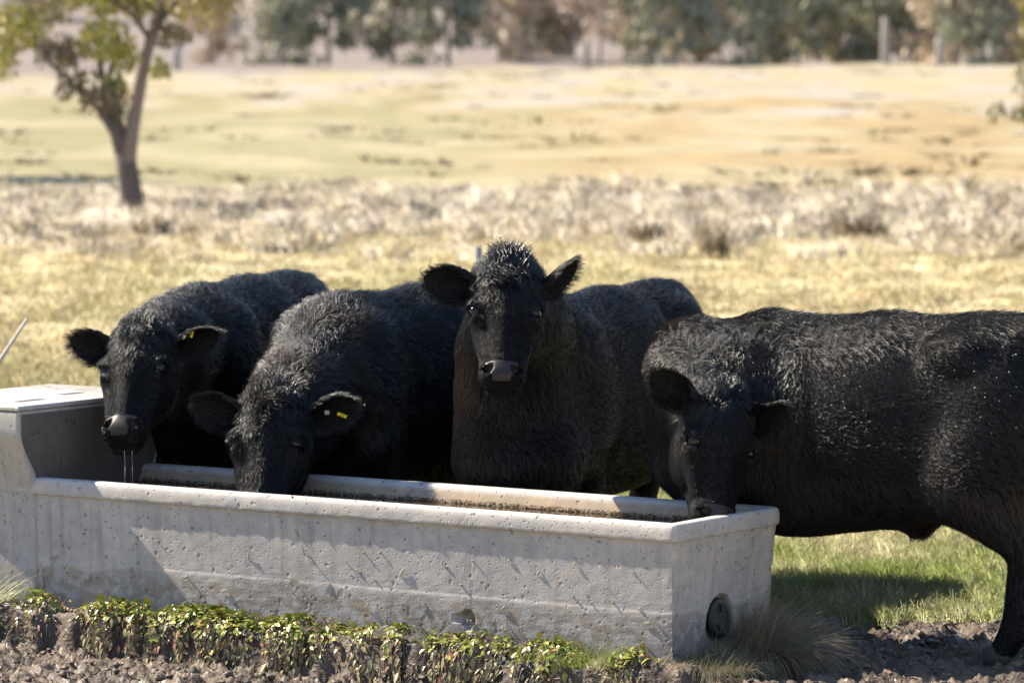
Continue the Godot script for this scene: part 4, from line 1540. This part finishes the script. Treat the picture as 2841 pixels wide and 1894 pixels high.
	tube(st, [Vector3(1.4, -0.1, 0), Vector3(1.2, 1.5, 0), Vector3(0.6, 3.2, 0), Vector3(-0.2, 4.4, 0)], [0.15, 0.12, 0.08, 0.03], 8)
	for q in [[-0.8, 2.6, 0.28, 0.6, 260], [-0.9, 3.4, 0.5, 0.6, 420], [-0.2, 3.6, 0.7, 0.6, 500], [-0.6, 2.1, 0.16, 0.4, 120], [0.4, 4.3, 0.9, 0.7, 600], [0.6, 2.9, 0.8, 0.5, 420]]:
		leaves_into(sc, r, Vector3(q[0], q[1], 0), Vector3(q[2], q[3], q[2]), q[4], 0.13, Color(0.34, 0.26, 0.04), Color(0.24, 0.22, 0.06))
		tube(st, [Vector3(0.6, 3.2, 0), Vector3(q[0] * 0.5 + 0.3, q[1] * 0.5 + 1.7, 0), Vector3(q[0], q[1], 0)], [0.05, 0.03, 0.01], 5)
	put("trunk", mesh_of(st), M.bark, wt)
	put("crown", mesh_of(sc, ""), M.foliage, wt).set_meta("kind", "stuff")
	# the tree beyond the left edge whose shadow lies across the grass
	var sh := thing("shade_tree", "gum tree past the left edge of the view throwing a long shadow on the grass", "tree", Vector3(-10.8, 0, -50.6))
	st = Geo.new(); sc = Geo.new()
	tube(st, [Vector3(0, -0.1, 0), Vector3(0.1, 1.5, 0), Vector3(0, 3.5, 0)], [0.25, 0.2, 0.1], 9)
	for i in 12:
		leaves_into(sc, r, Vector3(r.randf_range(-1.6, 1.6), r.randf_range(2.6, 5.0), r.randf_range(-1.6, 1.6)), Vector3(1.0, 0.8, 1.0), 260, 0.22, Color(0.12, 0.13, 0.05), Color(0.22, 0.2, 0.08))
	put("trunk", mesh_of(st), M.bark, sh)
	put("crown", mesh_of(sc, ""), M.foliage, sh).set_meta("kind", "stuff")


# ---------------------------------------------------------------- scene
func materials() -> void:
	M.hide = mat("hide", lin(0.005, 0.005, 0.0055), 0.9)
	M.hide.metallic_specular = 0.2
	M.hair = mat("hair", Color.WHITE, 0.33, true)
	M.hair.metallic_specular = 0.55
	M.nose = mat("nose", lin(0.026, 0.020, 0.0185), 0.42)
	M.nose.metallic_specular = 0.36
	M.nose.clearcoat_enabled = true
	M.nose.clearcoat = 0.06
	M.nose.clearcoat_roughness = 0.2
	M.eye = mat("eye", lin(0.006, 0.005, 0.0045), 0.14)
	M.eye.metallic_specular = 0.45
	M.hoof = mat("hoof", lin(0.03, 0.026, 0.022), 0.7)
	M.mud = mat("mud", Color.WHITE, 0.55, true)
	var ni := noise_of(FastNoiseLite.TYPE_SIMPLEX_SMOOTH, 0.03, 5, 21)
	var nt := NoiseTexture2D.new()
	nt.width = 512; nt.height = 512; nt.seamless = true; nt.noise = ni
	M.mud.heightmap_enabled = true
	M.mud.heightmap_texture = nt
	M.mud.heightmap_scale = 0.7
	M.mud.uv1_triplanar = true
	M.mud.uv1_world_triplanar = true
	M.mud.uv1_scale = Vector3.ONE * 3.1
	var rt := NoiseTexture2D.new()
	rt.width = 512; rt.height = 512; rt.seamless = true
	rt.noise = noise_of(FastNoiseLite.TYPE_SIMPLEX_SMOOTH, 0.012, 4, 77)
	rt.color_ramp = Gradient.new()
	rt.color_ramp.offsets = PackedFloat32Array([0.30, 0.62])
	rt.color_ramp.colors = PackedColorArray([Color(0.42, 0.42, 0.42), Color(0.9, 0.9, 0.9)])
	M.mud.roughness = 1.0
	M.mud.roughness_texture = rt
	M.mud.roughness_texture_channel = BaseMaterial3D.TEXTURE_CHANNEL_RED
	M.clods = mat("clods", Color.WHITE, 0.6, true)
	M.field = mat("paddock", Color.WHITE, 0.95, true)
	M.grass = mat("grass", Color.WHITE, 0.55, true)
	M.grass.backlight_enabled = true
	M.grass.backlight = Color(0.8, 0.8, 0.8)
	M.leaf = mat("leaf", Color.WHITE, 0.32, true)
	M.leaf.backlight_enabled = true
	M.leaf.backlight = Color(0.4, 0.4, 0.4)
	M.dead = mat("dead_leaf", Color.WHITE, 0.5, true)
	M.bits = mat("bits", Color.WHITE, 0.75, true)
	M.foliage = mat("foliage", Color.WHITE, 0.5, true)
	M.foliage.backlight_enabled = true
	M.foliage.backlight = Color(0.4, 0.4, 0.4)
	M.bark = mat("bark", lin(0.105, 0.085, 0.072), 0.9)
	M.grey_bark = mat("grey_bark", lin(0.34, 0.30, 0.27), 0.85)
	M.pale_bark = mat("pale_bark", lin(0.20, 0.155, 0.13), 0.85)
	M.water = mat("water", lin(0.035, 0.025, 0.015), 0.04)
	M.rubber = mat("rubber", lin(0.018, 0.018, 0.02), 0.55)
	M.slot = mat("slot", lin(0.09, 0.085, 0.08), 0.9)
	M.yellow = mat("yellow_tag", lin(0.80, 0.62, 0.02), 0.45)
	M.ink = mat("ink", lin(0.02, 0.02, 0.02), 0.6)
	M.grey = mat("grey_tag", lin(0.35, 0.36, 0.40), 0.4)
	M.steel = mat("steel_post", lin(0.20, 0.23, 0.28), 0.5)
	M.rush = mat("rush", lin(0.14, 0.10, 0.05), 0.8)
	M.bleached = mat("bleached_wood", lin(0.62, 0.56, 0.50), 0.9)
	M.timber = mat("timber", lin(0.38, 0.34, 0.31), 0.9)
	M.drip = mat("drip", Color(1, 1, 1, 0.12), 0.03)
	M.drip.refraction_enabled = true
	M.drip.refraction_scale = 0.033


func _ready() -> void:
	# camera, sky, sun, exposure
	var cam := Camera3D.new()
	cam.name = "camera"
	add_child(cam)
	cam.position = Vector3(0, 2.1, 14.3)
	cam.rotation_degrees = Vector3(-4.02, 0, 0)
	var lens := CameraAttributesPhysical.new()
	lens.frustum_focal_length = 153.05
	lens.frustum_near = 0.5
	lens.frustum_far = 2500.0
	lens.frustum_focus_distance = 14.9
	lens.exposure_aperture = 4.4
	cam.attributes = lens
	cam.current = true
	var env := Environment.new()
	env.background_mode = Environment.BG_SKY
	env.sky = Sky.new()
	var sk := ProceduralSkyMaterial.new()
	sk.sky_top_color = Color(0.50, 0.64, 0.84)
	sk.sky_horizon_color = Color(0.86, 0.89, 0.93)
	sk.sky_curve = 0.18
	sk.ground_bottom_color = Color(0.45, 0.40, 0.32)
	sk.ground_horizon_color = Color(0.70, 0.66, 0.58)
	sk.energy_multiplier = 0.58
	env.sky.sky_material = sk
	env.tonemap_mode = Environment.TONE_MAPPER_LINEAR
	env.tonemap_exposure = 2.35
	env.sdfgi_enabled = true
	env.ssao_enabled = true
	env.ssil_enabled = true
	var we := WorldEnvironment.new()
	we.name = "sky"
	we.environment = env
	add_child(we)
	var sun := DirectionalLight3D.new()
	sun.name = "sun"
	add_child(sun)
	sun.look_at_from_position(Vector3.ZERO, -SUN_FROM)
	sun.light_energy = 1.6
	sun.light_color = Color(1.0, 0.955, 0.88)
	sun.light_angular_distance = 0.5
	sun.shadow_enabled = true
	sun.sky_mode = DirectionalLight3D.SKY_MODE_LIGHT_ONLY

	rng.seed = 2024
	fine = noise_of(FastNoiseLite.TYPE_SIMPLEX_SMOOTH, 4.0, 3, 31)
	soft = noise_of(FastNoiseLite.TYPE_SIMPLEX_SMOOTH, 0.09, 3, 57)
	clod = noise_of(FastNoiseLite.TYPE_CELLULAR, 11.0, 2, 12)
	clod.cellular_return_type = FastNoiseLite.RETURN_DISTANCE2_SUB
	materials()
	var t0 := Time.get_ticks_msec()
	build_ground()
	concrete_maps()
	build_trough()
	print("ground and trough ", Time.get_ticks_msec() - t0)
	build_trees()
	build_grass()
	print("plants ", Time.get_ticks_msec() - t0)
	build_cattle()
	print("cattle ", Time.get_ticks_msec() - t0)
	build_details()


func build_cattle() -> void:
	make_head()
	make_tufts()
	var z := Vector3(0, 0, 1)
	make_cow({"label": "black cow at the tank box, face turned left with water dripping from its mouth", "seed": 11, "at": Vector3(-1.09, 0, -2.62), "fwd": Vector2(-0.355, 0.935), "size": 1.0, "rump": 0.03, "shag": 1.15, "deep": 0.10,
		"head": 1.1, "poll": Vector3(-1.36, 1.04, -1.70), "muzzle": Vector3(-1.405, 0.56, -1.42), "look": Vector3(-0.32, -0.05, 1.0),
		"ears": [[Vector3(-1.0, 0.14, 0.05), Vector3(0.15, -0.35, 1.0), 1.0], [Vector3(0.95, 0.18, 0.10), Vector3(-0.1, -0.5, 0.9), 0.95]], "tags": [[0.085, -0.045, 0.030, -1.1, 0.014, 0.005, "yellow"]]})
	make_cow({"label": "shaggy black cow drinking with its head down, second from the tank box", "seed": 12, "at": Vector3(-0.45, 0, -2.22), "fwd": Vector2(-0.6, 0.8), "size": 0.985, "shag": 1.35, "unruly": 0.45, "face": 1.7, "tousle": 1.25, "deep": 0.12,
		"head": 1.12, "poll": Vector3(-0.86, 0.805, -1.42), "muzzle": Vector3(-0.90, 0.33, -1.18), "look": Vector3(-0.22, 0.0, 1.0),
		"ears": [[Vector3(-1.0, 0.28, 0.15), Vector3(0.1, -0.4, 1.0), 1.1], [Vector3(1.0, 0.22, 0.1), Vector3(-0.1, -0.35, 1.0), 1.05]], "tags": [[0.135, 0.012, 0.030, 0.62, 0.018, 0.0065, "yellow", "902"], [0.085, -0.012, 0.034, 0.0, 0.009, 0.008, "grey"]],
		"brown": [[Vector3(0, 0.9, 0.85), 0.35]]})
	make_cow({"label": "black cow with raised head and tousled forelock staring over the trough", "seed": 13, "at": Vector3(0.275, 0, -1.95), "fwd": Vector2(-0.47, 0.88), "size": 1.0, "long": 1.08, "extra": [Vector3(-0.01, 0.95, -1.38), Vector3(0.03, 0.60, -1.44), 0.19, 0.25], "rump": 0.04, "deep": 0.10, "tousle": 1.45, "straw": true,
		"head": 1.06, "poll": Vector3(-0.014, 1.295, -1.02), "muzzle": Vector3(-0.036, 0.85, -0.80), "look": Vector3(-0.04, 0.0, 1.0),
		"ears": [[Vector3(-1.0, 0.12, 0.1), Vector3(0.1, -0.25, 1.0), 1.05], [Vector3(0.85, 0.50, -0.1), Vector3(0.35, -0.75, 0.6), 0.95]],
		"brown": [[Vector3(-0.2, 0.85, 0.75), 0.32], [Vector3(0, 1.05, -0.3), 0.25]]})
	make_cow({"label": "black cow standing side-on past the right end of the trough, drinking with head turned", "seed": 14, "at": Vector3(1.16, 0, -0.61), "hind": -0.04, "slim": 0.9, "deep": 0.05, "fwd": Vector2(-0.87, -0.49), "size": 1.0, "long": 1.03, "rump": 0.05, "fore": 0.46, "sheath": true, "flecks": [[Vector3(0.26, 0.86, -0.10), 0.12, 55], [Vector3(0.2, 0.95, -0.66), 0.18, 60], [Vector3(0.2, 0.95, 0.25), 0.06, 6]], "shag": 1.1,
		"head": 1.07, "poll": Vector3(0.722, 0.90, -0.41), "muzzle": Vector3(0.655, 0.45, -0.29), "look": Vector3(0.42, -0.1, 1.0), "neck": Vector3(0.65, 0.93, -0.84), "extra": [Vector3(0.64, 0.88, -0.84), Vector3(0.62, 0.64, -0.80), 0.175, 0.14],
		"ears": [[Vector3(-0.62, 0.55, 0.35), Vector3(0.25, -0.2, 1.0), 0.95], [Vector3(0.86, 0.22, 0.46), Vector3(-0.2, -0.75, 0.6), 0.92]],
		"brown": [[Vector3(0.1, 1.0, 0.75), 0.3]]})


func build_details() -> void:
	var s := [
		[2.55, 2.75, "small shaded weed clump under the tank box end of the trough", 0.45, 190],
		[2.12, 2.46, "domed weed clump with many brown stems, leftmost in the sun", 0.40, 620],
		[1.62, 2.16, "long leafy green weed clump under the middle left of the trough", 0.62, 900],
		[1.28, 1.66, "weed clump of bright green leaves over long hanging dead stems", 0.55, 700],
		[0.86, 1.30, "low weed clump left of the drain hole", 0.5, 620],
		[0.56, 0.92, "domed brown weed clump just right of the drain hole", 0.36, 620],
		[0.30, 0.58, "low green weed clump between the brown dome and the grass tuft", 0.55, 380],
		[0.0, 0.20, "small weed clump at the front right corner of the trough", 0.45, 260],
	]
	for q in s: weed_clump(q[0], q[1], q[2], q[3], int(q[4] * 2.3))
	var fr := trough_frame()
	var gp := "grass tufts at the foot of the trough"
	blades_thing("grass_tuft", "bright green grass tuft near the right front corner of the trough", "grass", fr * Vector3(0.24, 0.02, -0.13), gp, 210, Vector2(0.10, 0.06), Vector2(0.06, 0.15), 0.0016, Vector3(0, 0, 0.1), 0.5, Color(0.18, 0.30, 0.03), Color(0.42, 0.42, 0.10), 201)
	blades_thing("grass_tuft", "thin green grass tuft beside the brown weed dome", "grass", fr * Vector3(0.47, 0.025, -0.13), gp, 90, Vector2(0.08, 0.04), Vector2(0.05, 0.11), 0.0016, Vector3(0.4, 0, 0.1), 0.5, Color(0.18, 0.30, 0.03), Color(0.42, 0.40, 0.10), 202)
	blades_thing("grass_tuft", "tall shaded grass tuft beneath the tank box at the left", "grass", fr * Vector3(2.93, 0.04, -0.16), gp, 260, Vector2(0.14, 0.09), Vector2(0.10, 0.26), 0.0022, Vector3(0.3, 0, 0.1), 0.8, Color(0.14, 0.20, 0.05), Color(0.38, 0.33, 0.18), 203)
	blades_thing("dead_grass_clump", "long brown dead grass draped round the right end of the trough", "grass", fr * Vector3(-0.10, 0.03, 0.44), "", 4200, Vector2(0.12, 0.27), Vector2(0.16, 0.34), 0.0012, Vector3(0.55, 0, 0.25), 1.2, Color(0.13, 0.095, 0.06), Color(0.29, 0.235, 0.15), 204)
	blades_thing("dead_grass_clump", "matted grey-green grass in front of the drain bung", "grass", fr * Vector3(-0.10, 0.02, 0.14), "", 2200, Vector2(0.15, 0.22), Vector2(0.07, 0.16), 0.0012, Vector3(0.2, 0, 0.3), 1.2, Color(0.13, 0.13, 0.06), Color(0.34, 0.30, 0.20), 205)
	# ear tags
	# fence post behind the third cow, posts of the far fence
	var gpf := "old posts of the fence along the tree line"
	var fp := Geo.new()
	tube(fp, [Vector3(0, -0.3, 0), Vector3(0, 0.80, 0)], [0.022, 0.022], 6)
	tag(put("steel_fence_post", mesh_of(fp), M.steel, self, Transform3D(Basis(), Vector3(-0.205, 0, -12.5))), "blue-grey steel fence post rising behind the staring cow's ear", "post")
	var words := ["pale fence post at the left below the gum trees", "pale fence post near the middle of the tree line", "tall pale fence post right of the middle in the tree line", "pale fence post at the right end of the tree line"]
	var i := 0
	for q in [[-0.077, 205.0, 1.3], [0.017, 240.0, 1.6], [0.0855, 228.0, 2.4], [0.098, 230.0, 1.5]]:
		var pg := Geo.new()
		tube(pg, [Vector3(0, -0.3, 0), Vector3(0, q[2] * 0.6, 0), Vector3(0.03, q[2], 0)], [0.22, 0.2, 0.17], 8)
		var x: float = q[0] * q[1]
		tag(put("timber_post", mesh_of(pg), M.timber, self, Transform3D(Basis(), Vector3(x, ground_height(x, 14.3 - q[1]), 14.3 - q[1]))), words[i], "post", gpf)
		i += 1
	# dark rush tussocks
	var rush := blade_tuft(31, 160, 0.10, 0.30, 0.008, 0.5)
	var rw := ["upright brown rush tussock right of the cows' heads", "dark rush tussock at the right of the pale belt", "small dark rush tussock beside the right-hand one", "low dark rush tussock right of centre", "dark rush tussock left, below the gum tree", "dark rush tussock near the left edge", "small dark rush tussock left of the gum tree"]
	i = 0
	for q in [[0.0464, 41.0, 1.0, 1.0], [0.078, 45.5, 1.2, 0.8], [0.0842, 45.5, 0.7, 0.6], [0.0305, 44.5, 1.0, 0.6], [-0.083, 46.0, 1.2, 0.6], [-0.111, 45.5, 1.1, 0.6], [-0.1028, 45.8, 0.8, 0.5]]:
		var x: float = q[0] * q[1]
		var o := put("rush_tussock", rush, M.rush, self, Transform3D(Basis(Vector3.UP, i * 1.1).scaled(Vector3(q[2], q[3], q[2]) * 1.5), Vector3(x, 0, 14.3 - q[1])))
		tag(o, rw[i], "tussock", "dark rush tussocks in the paddock")
		i += 1
	# a bleached dead branch lying behind the box
	var br := Geo.new()
	tube(br, [Vector3(-2.78, 0.0, -5.6), Vector3(-2.52, 0.38, -5.65), Vector3(-2.35, 0.62, -5.65), Vector3(-2.23, 0.80, -5.65)], [0.014, 0.012, 0.010, 0.007], 7)
	tag(put("dead_branch", mesh_of(br), M.bleached), "bleached dead branch sticking up at the left behind the tank box", "branch")
	# water running from the first cow's mouth
	i = 0
	for q in [[Vector3(-1.405, 0.60, -1.40), 0.0014], [Vector3(-1.378, 0.60, -1.40), 0.0012]]:
		var dg := Geo.new()
		tube(dg, [q[0], q[0] + Vector3(0.001, -0.03, 0), q[0] + Vector3(0.002, -0.055, 0), q[0] + Vector3(0.002, -0.064, 0), q[0] + Vector3(0.001, -0.10, 0), q[0] + Vector3(0.002, -0.125, 0), q[0] + Vector3(0.002, -0.133, 0), q[0] + Vector3(0.003, -0.163, 0)], [q[1] * 1.3, q[1] * 0.6, q[1] * 0.7, q[1] * 1.7, q[1] * 0.5, q[1] * 0.6, q[1] * 1.5, q[1] * 0.4], 6)
		tag(put("water_dribble", mesh_of(dg), M.drip), ["left of two thin dribbles of water below the first cow's mouth", "right of two thin dribbles of water below the first cow's mouth"][i], "water", "dribbles from the cow's mouth")
		i += 1
